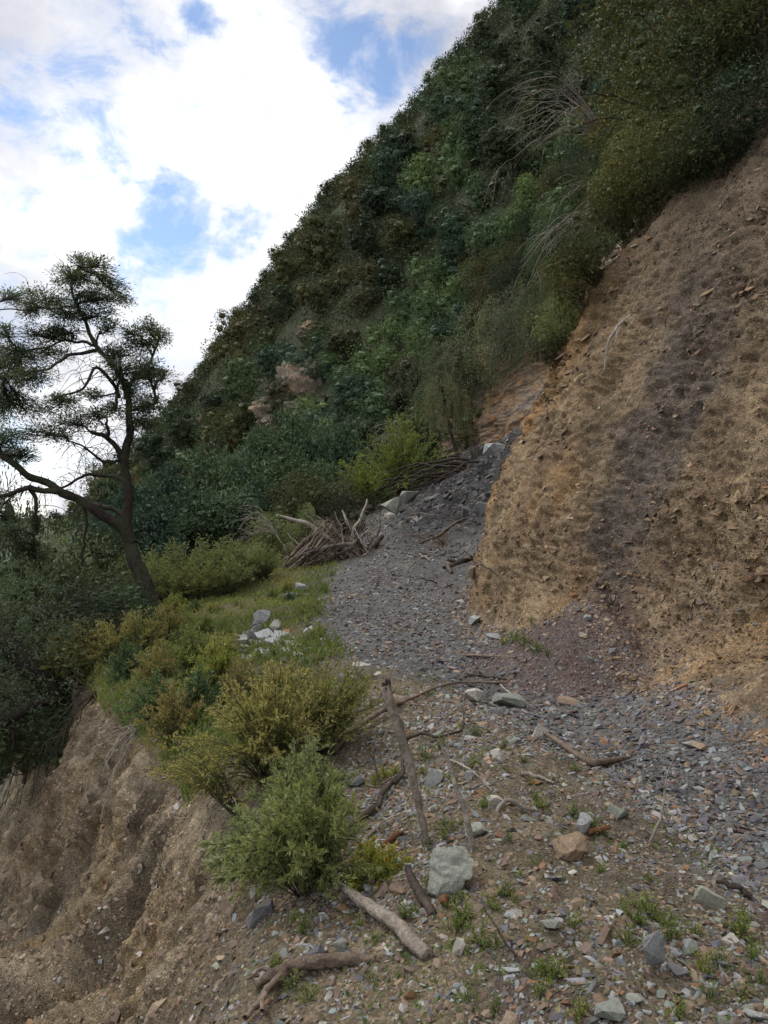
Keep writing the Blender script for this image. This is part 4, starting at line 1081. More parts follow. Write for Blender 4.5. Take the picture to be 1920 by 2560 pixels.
bare_shrub('dead_shrub', 904, 16, 1.7, .5, P(1010, 1090, 33), (-.5, -.5, .2), 'grey tangle of bare twigs on the hill foot above the bright bush', GREYB, .02, .3)
bare_shrub('dead_shrub', 905, 9, 1.2, .35, P(1640, 600, 11.6), (-.5, -.1, -.85), 'thin leafless brush hanging down the corner of the bank', DARKB, .012, .1)
bare_shrub('dead_shrub', 906, 14, 3.2, .35, P(1850, 120, 14.5), (-.9, -.2, .1), 'large dark bare branches in the upper right corner', DARKB, .035, .12)
# ------------------------------------------------ the big tree on the left
def TT(X_, Y_, dy=0.0): return P(X_ / 2.011, 600 + Y_ / 2.011, 14.0 + dy)
def big_tree():
    rr = np.random.default_rng(41)
    root = empty('gnarled_tree', TT(775, 1890)); base = np.array(root.location)
    L_ = lambda pts: [np.array(TT(*p)) - base for p in pts]
    px = 14 / F / 2.011
    limbs = []
    def limb(name, pts, r0, r1, n=26, wob=.05, seed=0, sides=9, par=None):
        g = Geo(); c = curve_pts(L_(pts), n, wob, seed); rad = np.linspace(r0, r1, n) * px
        tube(g, c, rad, sides, .22, seed); o = obj(name, g.mesh(name, True), BARK, par or root); limbs.append((c, rad)); return o
    tk = [(790, 1960), (775, 1880), (738, 1745), (688, 1620), (655, 1520), (636, 1440), (640, 1350), (638, 1260), (622, 1150), (632, 1050), (652, 980), (648, 890), (645, 780), (632, 700)]
    g = Geo(); c = curve_pts(L_(tk), 70, .03, 4); rad = np.interp(np.linspace(0, 1, 70), [0, .05, .12, .3, .36, .55, .8, 1], [74, 52, 40, 34, 27, 23, 18, 11]) * px
    tube(g, c, rad, 14, .25, 7); obj('trunk', g.mesh('trunk', True), BARK, root); limbs.append((c, rad))
    LA = limb('limb', [(660, 1520, 0), (600, 1440, -.1), (505, 1375, -.3), (400, 1300, -.4), (305, 1262, -.5), (245, 1215, -.5), (150, 1180, -.7), (60, 1110, -.9), (-60, 1040, -1)], 27, 12, 40, .05, 11, 11)
    limb('limb', [(310, 1265, -.5), (200, 1252, -.7), (110, 1262, -.8), (0, 1295, -1), (-90, 1330, -1.1)], 15, 7, 24, .06, 12, par=LA)
    limb('limb', [(622, 1385, 0), (560, 1352, .2), (480, 1330, .4), (400, 1312, .5)], 14, 7, 16, .03, 13)
    LC = limb('limb', [(612, 1100, 0), (580, 1030, -.1), (520, 985, -.2), (455, 965, -.3)], 15, 9, 18, .03, 14)
    limb('limb', [(540, 1000, -.2), (545, 960, -.2), (535, 930, -.2)], 9, 7, 8, .01, 15, par=LC)
    limb('limb', [(625, 1205, 0), (540, 1190, .2), (430, 1190, .4), (330, 1235, .6), (240, 1262, .6)], 11, 4, 24, .05, 16)
    limb('limb', [(610, 1112, 0), (520, 1110, -.3), (455, 1065, -.5), (395, 1030, -.6), (330, 1010, -.7)], 9, 3, 22, .05, 17)
    LU = limb('limb', [(640, 800, 0), (600, 690, -.1), (550, 610, -.1), (490, 535, -.2), (430, 415, -.2), (380, 335, -.3), (360, 250, -.3), (395, 130, -.3)], 15, 4, 40, .06, 18)
    limb('limb', [(490, 555, -.2), (420, 570, -.4), (350, 570, -.5), (250, 635, -.7), (140, 660, -.9), (20, 690, -1)], 9, 4, 28, .06, 19, par=LU)
    limb('limb', [(600, 790, 0), (560, 720, -.4), (480, 640, -.7), (440, 720, -.8), (400, 760, -.9), (280, 790, -1)], 10, 4, 24, .05, 20)
    limb('limb', [(488, 532, -.2), (400, 512, .2), (330, 500, .4), (200, 540, .6), (80, 560, .7)], 8, 3, 24, .06, 21, par=LU)
    limb('limb', [(380, 335, -.3), (290, 340, -.5), (180, 345, -.6), (20, 355, -.8), (-60, 340, -.9)], 6, 2, 24, .05, 22, par=LU)
    limb('limb', [(640, 740, 0), (700, 670, .2), (760, 610, .3), (800, 500, .4)], 11, 3, 20, .05, 23)
    limb('limb', [(648, 860, 0), (720, 840, -.3), (790, 820, -.5)], 8, 3, 14, .05, 24)
    limb('limb', [(580, 860, 0), (590, 760, .3), (600, 640, .4), (610, 560, .4)], 9, 4, 18, .05, 25)
    limb('limb', [(150, 1255, -.7), (185, 1330, -.7), (180, 1420, -.7), (170, 1540, -.6)], 10, 4, 18, .05, 26, par=LA)
    limb('limb', [(420, 1330, -.4), (440, 1400, -.3), (425, 1500, -.3), (410, 1640, -.2)], 8, 3, 18, .05, 27, par=LA)
    allp = np.concatenate([c for c, _ in limbs])
    masses = [(410, 110, 70, 40), (520, 130, 60, 35), (340, 190, 80, 45), (430, 210, 120, 50), (590, 235, 65, 35), (100, 290, 100, 35), (240, 285, 120, 45), (190, 360, 110, 36), (400, 290, 110, 45), (540, 300, 100, 45),
              (470, 380, 110, 45), (340, 400, 90, 45), (640, 320, 50, 16), (200, 480, 150, 50), (60, 560, 90, 50), (330, 465, 90, 42), (100, 620, 120, 60), (250, 590, 120, 45), (60, 720, 110, 60), (160, 705, 100, 45),
              (590, 560, 100, 45), (700, 530, 80, 45), (620, 640, 120, 55), (730, 625, 80, 45), (800, 500, 45, 55), (745, 440, 35, 45), (720, 700, 70, 35), (830, 670, 45, 16), (300, 840, 110, 50), (130, 880, 120, 55),
              (350, 920, 100, 45), (200, 975, 140, 50), (50, 830, 90, 65), (50, 1000, 90, 65), (470, 890, 70, 40), (560, 870, 50, 40), (700, 870, 90, 42), (770, 830, 50, 25), (50, 1110, 90, 45), (130, 1080, 80, 40),
              (740, 940, 80, 50), (650, 460, 40, 45), (20, 460, 50, 40), (-60, 620, 90, 90), (-60, 880, 90, 100), (560, 430, 50, 30),
              (60, 1430, 100, 55), (30, 1500, 90, 70), (175, 1420, 40, 80), (120, 1560, 90, 60), (-40, 1350, 80, 60), (180, 1620, 80, 60), (660, 760, 60, 50), (440, 790, 60, 35)]
    w = Geo(); g = Geo(); ss = 1 / 2.011 / F * 14
    for k, (X_, Y_, rx, ry) in enumerate(masses):
        dy = rr.uniform(-1.0, .8); ctr = np.array(TT(X_, Y_, dy)) - base; rad = np.array([rx, (rx + ry) * .55, ry * .88]) * ss
        d = np.linalg.norm((allp - ctr) * np.array([1, .5, 1]), axis=1) + rr.uniform(0, .08, len(allp)); a = allp[np.argmin(d)]
        hub = ctr * .8 + a * .2
        bc = curve_pts([a, (a + hub) / 2 + rr.normal(size=3) * .06 + np.array([0, 0, .05]), hub], 8, .03, k); tube(w, bc, np.linspace(.022, .010, 8), 5)
        tn = rr.uniform(.25, .6)
        for t in range(int(14 + rx * ry / 170)):
            q = rdir(1, rr)[0] * rr.uniform(.25, 1) ** .5
            e = ctr + q * rad * 1.38; s_ = bc[rr.integers(3, 8)]
            tc_ = curve_pts([s_, (s_ + e) / 2 + np.array([0, 0, .03]) + rr.normal(size=3) * .04, e], 7, .02, k * 31 + t)
            tube(w, tc_, np.linspace(.007, .0025, 7), 3, cap=False)
            m_ = 21; u = rr.uniform(1.8, 6, m_); ip = np.stack([np.interp(u, range(7), tc_[:, i]) for i in range(3)], -1); td = unit(e - s_); q2 = rdir(m_, rr)
            o = ip + q2 * np.array([.13, .13, .085]) * rr.uniform(.1, 1, (m_, 1))
            leaves(g, o, unit(q2 * np.array([1, 1, .5]) + td * .6 + np.array([0, 0, .15])), unit(np.array([0, 0, 1.0]) + rr.normal(size=(m_, 3)) * .45), .066 * rr.uniform(.6, 1.3, m_), .018 * rr.uniform(.8, 1.3, m_), np.clip(tn + rr.normal(0, .17, m_), 0, 1))
    # bare hanging twigs inside the crown
    for t in range(280):
        c, rad = limbs[rr.integers(0, len(limbs))]; i = rr.integers(len(c) // 5, len(c)); s_ = c[i]
        if s_[2] < 1.2: continue
        l = rr.uniform(.3, .95); q = rdir(1, rr)[0]; q[1] *= .6; q = unit(q * np.array([1, 1, .6]) + np.array([-.25, 0, .1]))
        e = s_ + q * l + np.array([0, 0, -.45 * l * rr.uniform(.2, 1.3)])
        tc_ = curve_pts([s_, s_ + q * l * .5 + np.array([0, 0, .06]), e], 8, .05, 900 + t); tube(w, tc_, np.linspace(.008, .002, 8), 3, cap=False)
        for u in range(2):
            i = rr.integers(3, 8); f = tc_[i] + rdir(1, rr)[0] * .22 + np.array([0, 0, -.08]); tube(w, np.stack([tc_[i], (tc_[i] + f) / 2 + .02, f]), [.004, .003, .0015], 3, cap=False)
    obj('twigs', w.mesh('twigs'), BARK, root); obj('crown', g.mesh('crown'), LM['tree'], root)
    return tag(root, 'tall gnarled dark tree with a forked leaning trunk and open feathery crown', 'tree')
big_tree()

# the second leaning tree, mostly outside the left edge
def leaning_tree():
    root = empty('leaning_tree', P(135, 1725, 11.0)); base = np.array(root.location); rr = np.random.default_rng(43)
    def t_(name, pts, r0, r1, n=24, sd=1):
        g = Geo(); c = curve_pts([np.array(P(*p)) - base for p in pts], n, .04, sd); tube(g, c, np.linspace(r0, r1, n), 10, .25, sd); obj(name, g.mesh(name, True), BARK, root); return c
    c = t_('trunk', [(150, 1745, 11.2), (120, 1712, 11), (50, 1640, 10.9), (-20, 1585, 10.8), (-140, 1490, 10.6), (-260, 1330, 10.4)], .17, .10, 40)
    c2 = t_('limb', [(-160, 1840, 10.4), (-40, 1818, 10.4), (40, 1790, 10.5), (90, 1760, 10.6), (150, 1748, 10.9)], .11, .06, 24, 3)
    c3 = t_('limb', [(25, 1800, 10.5), (35, 1850, 10.4), (28, 1880, 10.4)], .03, .012, 10, 5)
    g = Geo(); w = Geo()
    for k in range(46):
        i = rr.integers(0, 40); a = c[i] if k < 30 else c2[rr.integers(0, 24)]
        e = a + rdir(1, rr)[0] * rr.uniform(.3, .9) + np.array([-.1, 0, .25]); tube(w, curve_pts([a, (a + e) / 2 + .05, e], 7), np.linspace(.015, .004, 7), 4, cap=False)
        clump(g, e, .38, 170, .075, .026, rr, rr.uniform(.2, .5))
    obj('twigs', w.mesh('twigs'), BARK, root); obj('crown', g.mesh('crown'), LM['tree'], root)
    tag(root, 'dark leaning trunk and mossy limbs entering at the left edge', 'tree')
leaning_tree()

# dark thicket under the big tree and over the cliff edge
for (px, d, top, w_, m, lab) in [(60, 13.5, 1430, 2.4, 'dark', 'dark tangled shrub below the drooping limb at the left'), (190, 15, 1450, 2.4, 'dark', 'dark dense shrub just left of the leaning trunk'),
                                 (285, 16, 1440, 1.8, 'dark', 'dark shrub right behind the foot of the gnarled tree'), (120, 17, 1370, 3.0, 'grey', 'brownish dark shrub mass behind the drooping crown'),
                                 (230, 18, 1350, 2.2, 'dark', 'dark bushy tree behind the trunk of the gnarled tree'), (20, 18, 1330, 2.8, 'dark', 'dark bushy tree filling the left edge'),
                                 (305, 13.4, 1500, 1.3, 'green', 'dark green weedy shrub at the foot of the gnarled tree'), (225, 13, 1545, 1.6, 'brown', 'dull brownish shrub in front of the gnarled tree'),
                                 (215, 11.4, 1590, 1.6, 'olive', 'dark olive feathery bush on the cliff edge left of the gnarled tree'), (120, 11.6, 1700, 1.5, 'dark', 'dark drooping bush on the cliff edge below the leaning trunk'),
                                 (60, 11.0, 1800, 1.4, 'dark', 'dark bush hanging low over the cliff at the left edge'), (160, 11.2, 1760, 1.1, 'green', 'dark green bush between the leaning trunk and the bare roots'), (0, 12, 1720, 1.8, 'olive', 'olive bush behind the mossy limb at the left edge'),
                                 (335, 18.5, 1400, 1.4, 'bright', 'yellowish shrub right of the gnarled trunk')]:
    shrub_to(px, top, d, w_, m, 890 + hash(m) % 1, lab, ln=.07, wd=.026, nclump=30, lpc=330, bare=20)
# roots and dead twigs hanging over the cliff lip
for (px, py, seed, lab) in [(240, 1745, 921, 'bare roots dangling over the cliff lip below the dark bush'), (120, 1850, 922, 'grey hanging roots at the top of the cliff near the left edge'), (345, 1830, 923, 'thin purplish roots trailing down the cliff below the tawny bush')]:
    p, n_ = hit(px, py)
    bare_shrub('hanging_roots', seed, 16, 1.1 if seed < 923 else .8, .28, p + Vector((.05, -.05, .1)), (-.35, -.45, -.75), lab, DARKB if seed != 923 else GREYB, .010, .25, 'roots', 3)

# ------------------------------------------------ bushes of the ledge and the cliff edge
tf_plume = lambda t: .05 + .85 * np.clip((t - .25) / .7, 0, 1)
def put(o, px, py, label, cat='bush', group=None, sink=.03, rz=0.0, s=1.0):
    p, n_ = hit(px, py); o.location = p - Vector((0, 0, sink)); o.rotation_euler = (0, 0, rz); o.scale = (s, s, s)
    return tag(o, label, cat, group)
put(spray_bush('plume_bush', 931, 120, .88, 1.05, 'plume', .030, .0085, 60, .005, .28, (-.08, -.1), tintf=tf_plume, side=13), 680, 1945, 'large tawny feathery bush on the edge of the rubble bank')
put(spray_bush('plume_bush', 932, 70, .80, .9, 'plume', .030, .0085, 60, .005, .22, (.25, .0), tintf=lambda t: .05 + .55 * t, side=11), 800, 1880, 'greener right hand part bush with dark gaps beside the long thin branch')
PB1 = proto(spray_bush('plume_bush', 933, 70, .8, 1.0, 'plume', .030, .009, 50, .005, .25, (0, 0), tintf=tf_plume, side=11))
PB2 = proto(spray_bush('plume_bush', 934, 70, .8, 1.0, 'rustyplume', .030, .009, 50, .005, .3, (0, 0), tintf=tf_plume, side=11))
LB1 = proto(spray_bush('leafy_bush', 935, 60, .8, 1.0, 'weed', .075, .017, 40, .006, .25, (0, 0), tintf=lambda t: .35 + .4 * t, side=5))
LB2 = proto(spray_bush('leafy_bush', 936, 60, .7, 1.0, 'green', .055, .017, 46, .006, .25, (0, 0), side=5))
for (pr_, px, py, s, lab, nm) in [(PB2, 440, 1860, .85, 'rust tinged feathery bush overhanging the bare cliff', 'plume_bush'), (PB1, 350, 1640, 1.0, 'tawny feathery bush at the far end of the cliff edge', 'plume_bush'), (PB1, 420, 1610, .9, 'tall tawny sprays in front of the gnarled trunk', 'plume_bush'),
                                  (PB2, 395, 1720, .8, 'rusty brown feathery bush halfway along the cliff edge', 'plume_bush'), (LB1, 480, 1690, .8, 'pale yellow green leafy plant between the tawny bushes', 'leafy_bush'), (LB1, 545, 1730, .8, 'light green leafy plant behind the large tawny bush', 'leafy_bush'),
                                  (LB1, 430, 1560, .7, 'light green weeds on the grassy ledge below the hedge', 'leafy_bush'), (LB2, 390, 1800, .8, 'dark green bush under the rust tinged bush', 'leafy_bush'), (PB1, 560, 1660, .6, 'small tawny bush left of the stone heap', 'plume_bush'),
                                  (LB2, 320, 1700, .8, 'dark green bush on the cliff edge behind the tawny bushes', 'leafy_bush'), (PB2, 600, 1760, .65, 'low rusty bush behind the large tawny bush', 'plume_bush'), (PB1, 690, 1750, .55, 'thin tawny weeds right of the pale leafy plants', 'plume_bush'),
                                  (LB1, 510, 1600, .55, 'fresh green weeds beside the stone heap', 'leafy_bush'), (PB1, 280, 1660, .9, 'dull tawny bush at the cliff edge nearest the dark thicket', 'plume_bush'), (LB2, 500, 1790, .75, 'green bush squeezed between the rusty and the large tawny bush', 'leafy_bush')]:
    o = dup(pr_, (0, 0, 0)); put(o, px, py, lab, rz=rng.uniform(0, 6.28), s=s)
put(spray_bush('leafy_bush', 941, 85, .64, .95, 'sage', .036, .0088, 66, .0042, .32, (-.12, -.12), side=9, tintf=lambda t: .2 + .6 * t), 775, 2225, 'silvery green leafy bush growing on the lip of the cliff in the foreground')
put(spray_bush('leafy_bush', 942, 80, .58, .95, 'sage', .030, .0075, 80, .0045, .2, (-.05, .1), side=9, tintf=lambda t: .3 + .65 * t), 770, 2090, 'yellowish green feathery top of the bush behind the silvery bush')
put(spray_bush('leafy_bush', 943, 40, .42, 1.1, 'grey', .055, .017, 46, .0045, .35, (-.35, -.15), side=5), 660, 2180, 'drooping green bush with broad leaves hanging over the cliff')
put(spray_bush('plume_bush', 944, 22, .75, .55, 'plume', .024, .007, 60, .004, .15, (-1.1, .15), tintf=tf_plume, side=12), 600, 2030, 'tawny sprays stretching left over the bare cliff')
# the far bank foot weeds
WD = [proto(spray_bush('weed', 950 + k, 16, .20, 1.2, ('weed', 'weed', 'weed')[k], (.030, .022, .045)[k], (.012, .010, .005)[k], 12, .0022, .25, side=2)) for k in range(3)]
WD.append(proto(spray_bush('weed', 954, 26, .2, 1.3, 'autumn', .022, .013, 16, .002, .2, side=3, tintf=lambda t: .1 + .58 * t)))
WEEDS = []
def weed(px, py, s, k, lab=None, group=None):
    o = dup(WD[k], (0, 0, 0)); put(o, px, py, lab, 'weed', group, .015, rng.uniform(0, 6.28), s * .66); WEEDS.append((o, k, o.location.copy(), lab)); return o
for (px, py, s) in [(1285, 1605, 1.6), (1310, 1615, 1.5), (1340, 1630, 1.4), (1370, 1640, 1.0), (1260, 1580, 1.0), (1240, 1530, .9), (1330, 1555, 1.0), (1215, 1470, 1.2), (1225, 1445, 1.0), (1260, 1610, 1.1)]:
    weed(px, py, s, 1)
for (px, py, s, k) in [(1060, 1890, 1.2, 2), (1100, 1870, .8, 0), (1190, 1840, 1.0, 1), (1055, 1935, .6, 0), (1110, 2095, .7, 0), (1130, 2070, .5, 1), (1210, 2020, .7, 0), (1350, 2020, .7, 0), (1440, 2040, .9, 1), (1480, 2070, .8, 0), (1500, 2085, .7, 1), (1340, 2000, .6, 0),
                       (1160, 2300, .8, 0), (1130, 2260, .6, 1), (1230, 2270, .7, 0), (1260, 2240, .7, 0), (1290, 2255, .5, 1), (1145, 2325, .9, 0), (1200, 2365, .9, 0), (1240, 2355, .5, 1), (1160, 2250, .5, 0), (1610, 2280, 1.0, 1), (1590, 2310, .9, 0), (1640, 2300, .8, 1),
                       (1570, 2360, .8, 1), (1680, 2350, .8, 0), (1740, 2340, .7, 1), (1850, 2340, .9, 0), (1800, 2420, .8, 1), (1880, 2400, .7, 0), (1860, 2300, .7, 1), (1900, 2460, .7, 1), (1370, 2440, .8, 1), (1390, 2445, .7, 0), (1350, 2435, .6, 1), (760, 2330, .8, 0), (740, 2300, .6, 1),
                       (1450, 2545, .6, 0), (1240, 2520, .5, 0), (930, 2450, .5, 1), (845, 2160, .8, 0), (820, 2180, .6, 0), (1330, 1960, .6, 1), (1440, 1930, .6, 0), (1380, 1880, .5, 1), (1260, 1870, .6, 0), (1080, 2230, .5, 1), (1270, 2100, .5, 0), (1500, 2180, .5, 0), (1620, 2200, .5, 1), (1560, 2120, .5, 0), (1300, 2190, .45, 1),
                       (1780, 2500, .7, 1), (1700, 2540, .6, 0), (730, 2480, .9, 1), (770, 2500, .8, 1), (690, 2420, .6, 0)]:
    weed(px, py, s, k)
rw = np.random.default_rng(77)
for k in range(15):
    px, py = rw.uniform(390, 800), rw.uniform(1470, 1650)
    if px > 980 - (py - 1475) * .8 or math.hypot(px - 665, (py - 1605) * 1.6) < 110: continue
    o = dup((LB1, LB2, PB1, LB1)[k % 4], (0, 0, 0)); o.name = 'leafy_bush'; put(o, px, py, ('light green leafy', 'dark green', 'small tawny', 'light green leafy')[k % 4] + ' bush on the grassy ledge ' + ('left of the stone heap' if px < 600 else 'behind the stone heap' if py < 1590 else 'right of the stone heap'), 'bush', 'small bushes on the grassy ledge', rz=rw.uniform(0, 6), s=rw.uniform(.3, .55))
for k in range(26):
    px, py = rw.uniform(860, 1900), rw.uniform(1850, 2540)
    if px > 1300 + (py - 1800) * .8: continue
    weed(px, py, rw.uniform(.3, .8), (0, 1, 0, 2)[k % 4])
for k in range(34):
    px, py = rw.uniform(380, 820), rw.uniform(1475, 1640)
    if px > 1000 - (py - 1475) * .6 or math.hypot(px - 665, (py - 1605) * 1.6) < 90: continue
    weed(px, py, rw.uniform(1.0, 2.0), (0, 2, 0, 1)[k % 4], 'taller weed tuft on the grassy ledge left of the path', 'weeds on the grassy ledge')
for k in range(16):
    t = k / 15; px = 830 - 40 * math.sin(t * 3.1) + rw.uniform(-25, 10); py = 1440 + t * 210
    weed(px, py, rw.uniform(.8, 1.5), (0, 1)[k % 2], 'green weed tuft creeping over the left edge of the gravel path', 'weeds on the grassy ledge')
for (px, py, s, k) in [(920, 2180, 1.35, 3), (955, 2200, 1.2, 3), (900, 2210, 1.1, 3), (880, 2230, .9, 3), (980, 2170, 1.1, 3), (930, 2150, 1.0, 3), (960, 1945, .8, 3), (940, 1960, .7, 3), (990, 1935, .6, 3), (1150, 1820, .5, 3)]:
    weed(px, py, s, k)
# grass and creeping herbs on the ledge left of the path
def field(wt, n, ln, wd, mat, name, label, h=.0, cat='grass'):
    p, nn = sample_cells(wt, n); rr = rng; g = Geo()
    s = (1 + .03 * p[:, 1]) * rr.uniform(.5, 1.4, n)
    ax = unit(rdir(n) * np.array([1, 1, .3]) * .7 + np.array([0, 0, .75])); pp = p + rr.uniform(0, 1, (n, 1)) ** 2 * h * np.array([0, 0, 1.0])
    tt = np.clip(.45 + .5 * fbm(p * .9, 2, 55) + rr.normal(0, .15, n), 0, 1)
    leaves(g, pp, ax, unit(rdir(n) + np.array([0, 0, .4])), ln * s, wd * s, tt, .15)
    return tag(obj(name, g.mesh(name), LM[mat]), label, cat, kind='stuff')
HEAPC = hit(665, 1605)[0]
ledge = (cell_u > S_LIP - 20) & (cell_u < S_PL + 8)
gpatch = sstep(-.05, .25, nz_d * .6 + nz_c + .35 * sstep(10, 12, CY))
wt = ledge * persp * sstep(9.3, 11.0, CY + nz_d * .8) * (CY < 24) * gpatch * sstep(.25, -.15, CX - plx[:-1, None] - nz_d * .35)
hx = np.hypot(CX - HEAPC[0], (CY - HEAPC[1]) * .8); wt = wt * sstep(.35, .8, hx)
field(wt, 19000, .062, .014, 'grass', 'grass', 'short green grass and weeds on the ledge left of the path', .05)
wt = ledge * persp * (CY > 6.0) * (CY < 11) * sstep(.9, -.3, CX + 1.0 + nz_d * .6) * sstep(-.3, .2, nz_c + .2)
wt = wt * sstep(.35, .8, hx)
field(wt, 13000, .055, .015, 'grass', 'ground_cover', 'low weeds growing among the bushes of the ledge', .14, 'ground cover')

wt = is_berm * persp * (CY < 9) * sstep(-.4, .4, CX) * sstep(.02, .32, fbm(cell_p * 1.9, 3, 409)) + is_berm * persp * (CY < 9) * .03
field(wt, 1700, .020, .012, 'weed', 'ground_cover', 'tiny creeping herbs in patches between the stones of the bank', .02, 'ground cover')
# =================================================================== DEAD WOOD
WOODP = bark_material('pale_weathered_wood', (.09, .072, .06), (.32, .275, .23), 30)
WOODB = bark_material('brown_weathered_wood', (.06, .044, .034), (.20, .15, .115), 20)
WOODD = bark_material('dark_rotten_wood', (.02, .016, .014), (.075, .058, .046), 18)
WOODG = bark_material('grey_bleached_wood', (.13, .112, .098), (.36, .32, .28), 24)
def gp(px, py, h=0.0):
    p, n_ = hit(px, py); return np.array(p) + np.array([0, 0, h])
def branch(name, pts, rad, mat, label, cat='branch', group=None, n=26, wob=.01, seed=0, sides=9, rough=.22, forks=(), fork_name='side_branch', world=False):
    """pts: (px, py, height above the ground) or world points; forks: lists of the same"""
    W_ = [np.array(p, dtype=float) if world else gp(*p) for p in pts]
    root = empty(name, W_[0]); b = W_[0]
    g = Geo(); c = curve_pts([w - b for w in W_], n, wob, seed); r = np.interp(np.linspace(0, 1, n), np.linspace(0, 1, len(rad)), rad)
    tube(g, c, r, sides, rough, seed); obj('stem', g.mesh('stem', True), mat, root)
    for k, (fp, fr) in enumerate(forks):
        F_ = [np.array(p, dtype=float) if world else gp(*p) for p in fp]
        g = Geo(); m = max(10, n // 2); tube(g, curve_pts([w - b for w in F_], m, wob, seed + k + 1), np.interp(np.linspace(0, 1, m), np.linspace(0, 1, len(fr)), fr), 7, rough, seed + k)
        obj(fork_name, g.mesh(fork_name, True), mat, root)
    return tag(root, label, cat, group)
# the broken upright stake
b = gp(1065, 2110); d = b[1]
def up(px, py, dd=0.0): return np.array(P(px, py, d + dd))
o = branch('broken_stake', [b - np.array([0, 0, .08]), b, up(1045, 2010, .02), up(1022, 1910, .05), up(1000, 1830, .08), up(978, 1760, .10), up(964, 1716, .12)], [.016, .017, .017, .019, .021, .022, .023, .027], WOODP, 'pale broken upright stake standing on the rubble bank', 'stake', n=80, wob=.010, seed=3, sides=16, rough=.34, world=True)
g = Geo(); rr = np.random.default_rng(8); tp = up(966, 1722, .12)
for k in range(16):
    a = k / 16 * 6.28; q = tp + np.array([math.cos(a), math.sin(a), 0]) * .019; h_ = rr.uniform(.01, .055)
    tube(g, np.stack([q - np.array([0, 0, .03]), q + np.array([.0, 0, h_ * .5]), q + np.array([-.004, 0, h_])]) - b + 0, [.009, .007, .002], 5)
tb = Geo(); e = obj('splintered_top', g.mesh('splintered_top'), WOODD, o.children[0])
for v in e.data.vertices: v.co -= Vector((0, 0, .08)) * 0
# root empty sits at the first point (8 cm under the ground)
e.location = Vector(b) - o.location
b2 = gp(1187, 2125); d = b2[1]
branch('bare_stick', [b2 - np.array([0, 0, .05]), up(1172, 2060, .02), up(1150, 1990, .03), up(1125, 1920, .05), up(1100, 1850, .06)], [.016, .014, .012, .009, .006], WOODG, 'thin bare grey stick leaning beside the broken stake', 'stick', n=26, wob=.012, seed=5, world=True,
       forks=[([up(1125, 1920, .05), up(1118, 1880, .08), up(1122, 1835, .1)], [.006, .004, .003])])
branch('log', [(862, 2252, .05), (930, 2298, .045), (1000, 2345, .04), (1070, 2398, .01)], [.014, .023, .025, .027, .024], WOODP, 'short weathered log with a split tip lying on the near bank', 'log', n=70, seed=7, sides=18, rough=.28,
       forks=[([(880, 2262, .05), (858, 2246, .06), (842, 2235, .065)], [.016, .008, .003])], fork_name='splinter')
branch('log', [(1018, 2222, .09), (1045, 2252, .05), (1082, 2290, .0)], [.016, .020, .020], WOODD, 'stubby dark log end sticking out behind the weathered log', 'log', n=16, seed=9, rough=.25)
branch('root', [(640, 2478, .02), (700, 2460, .05), (790, 2430, .045), (870, 2415, .03), (950, 2400, .0)], [.014, .021, .024, .022, .013], WOODB, 'thick brown root lying along the cliff edge at the bottom', 'root', n=70, seed=11, rough=.35, sides=16, wob=.012,
       forks=[([(720, 2455, .05), (680, 2490, .04), (645, 2530, .03), (612, 2565, .03)], [.02, .014, .012, .009]), ([(700, 2470, .05), (665, 2520, .06), (655, 2570, .06)], [.013, .010, .007]), ([(700, 2460, .05), (650, 2450, .04), (618, 2462, .02)], [.012, .007, .004])])
branch('branch', [(830, 1892, .02), (870, 1850, .05), (920, 1815, .05), (985, 1780, .05), (1060, 1745, .05), (1130, 1718, .04), (1200, 1712, .03), (1290, 1712, .02)], [.026, .020, .017, .015, .013, .011, .010, .006], WOODB, 'long thin branch curving from the large tawny bush over the rubble crest', 'branch', n=60, wob=.03, seed=13)
branch('branch', [(845, 2125, .01), (880, 2090, .03), (930, 2035, .03), (975, 1985, .04), (1005, 1950, .05)], [.022, .018, .017, .015, .012], WOODD, 'dark crooked branch lying below the broken stake', 'branch', n=34, wob=.025, seed=15, rough=.3,
       forks=[([(955, 2010, .03), (945, 1975, .09), (935, 1935, .16)], [.009, .007, .004]), ([(985, 1975, .04), (1000, 1962, .05), (1012, 1930, .12)], [.016, .012, .006])])
branch('branch', [(1350, 1848, .06), (1395, 1868, .04), (1440, 1895, .03), (1490, 1920, .03), (1545, 1915, .035), (1575, 1905, .03)], [.013, .018, .019, .022, .020, .010], WOODB, 'dark root like branch lying where the rubble meets the gravel path', 'branch', n=36, wob=.02, seed=17, rough=.3,
       forks=[([(1470, 1912, .03), (1462, 1900, .06), (1450, 1880, .1)], [.008, .006, .003])])
branch('root', [(1240, 2035, .0), (1262, 2020, .04), (1290, 2025, .04), (1320, 2032, .02), (1345, 2030, .01)], [.011, .011, .010, .009, .005], WOODG, 'small curled grey root in the middle of the rubble', 'root', n=22, wob=.01, seed=19)
branch('stick', [(1000, 1860, .02), (1045, 1848, .03), (1100, 1850, .03), (1150, 1840, .05), (1160, 1815, .10)], [.012, .011, .010, .008, .004], WOODD, 'dark stick lying across behind the broken stake', 'stick', n=24, wob=.02, seed=21)
bt = gp(1625, 2105); d = bt[1]
branch('dry_twig', [bt, up(1650, 2050), up(1663, 1985, .03), up(1672, 1930, .05), up(1685, 1890, .06)], [.008, .007, .005, .003, .002], WOODG, 'thin dry forked twig standing at the edge of the path', 'twig', n=20, wob=.015, seed=23, world=True,
       forks=[([up(1655, 2040), up(1672, 2010), up(1690, 1985)], [.004, .003, .002]), ([up(1664, 1980, .03), up(1655, 1950, .03), up(1650, 1915, .03)], [.003, .002, .0015])])
bt = gp(1650, 2010); d = bt[1]
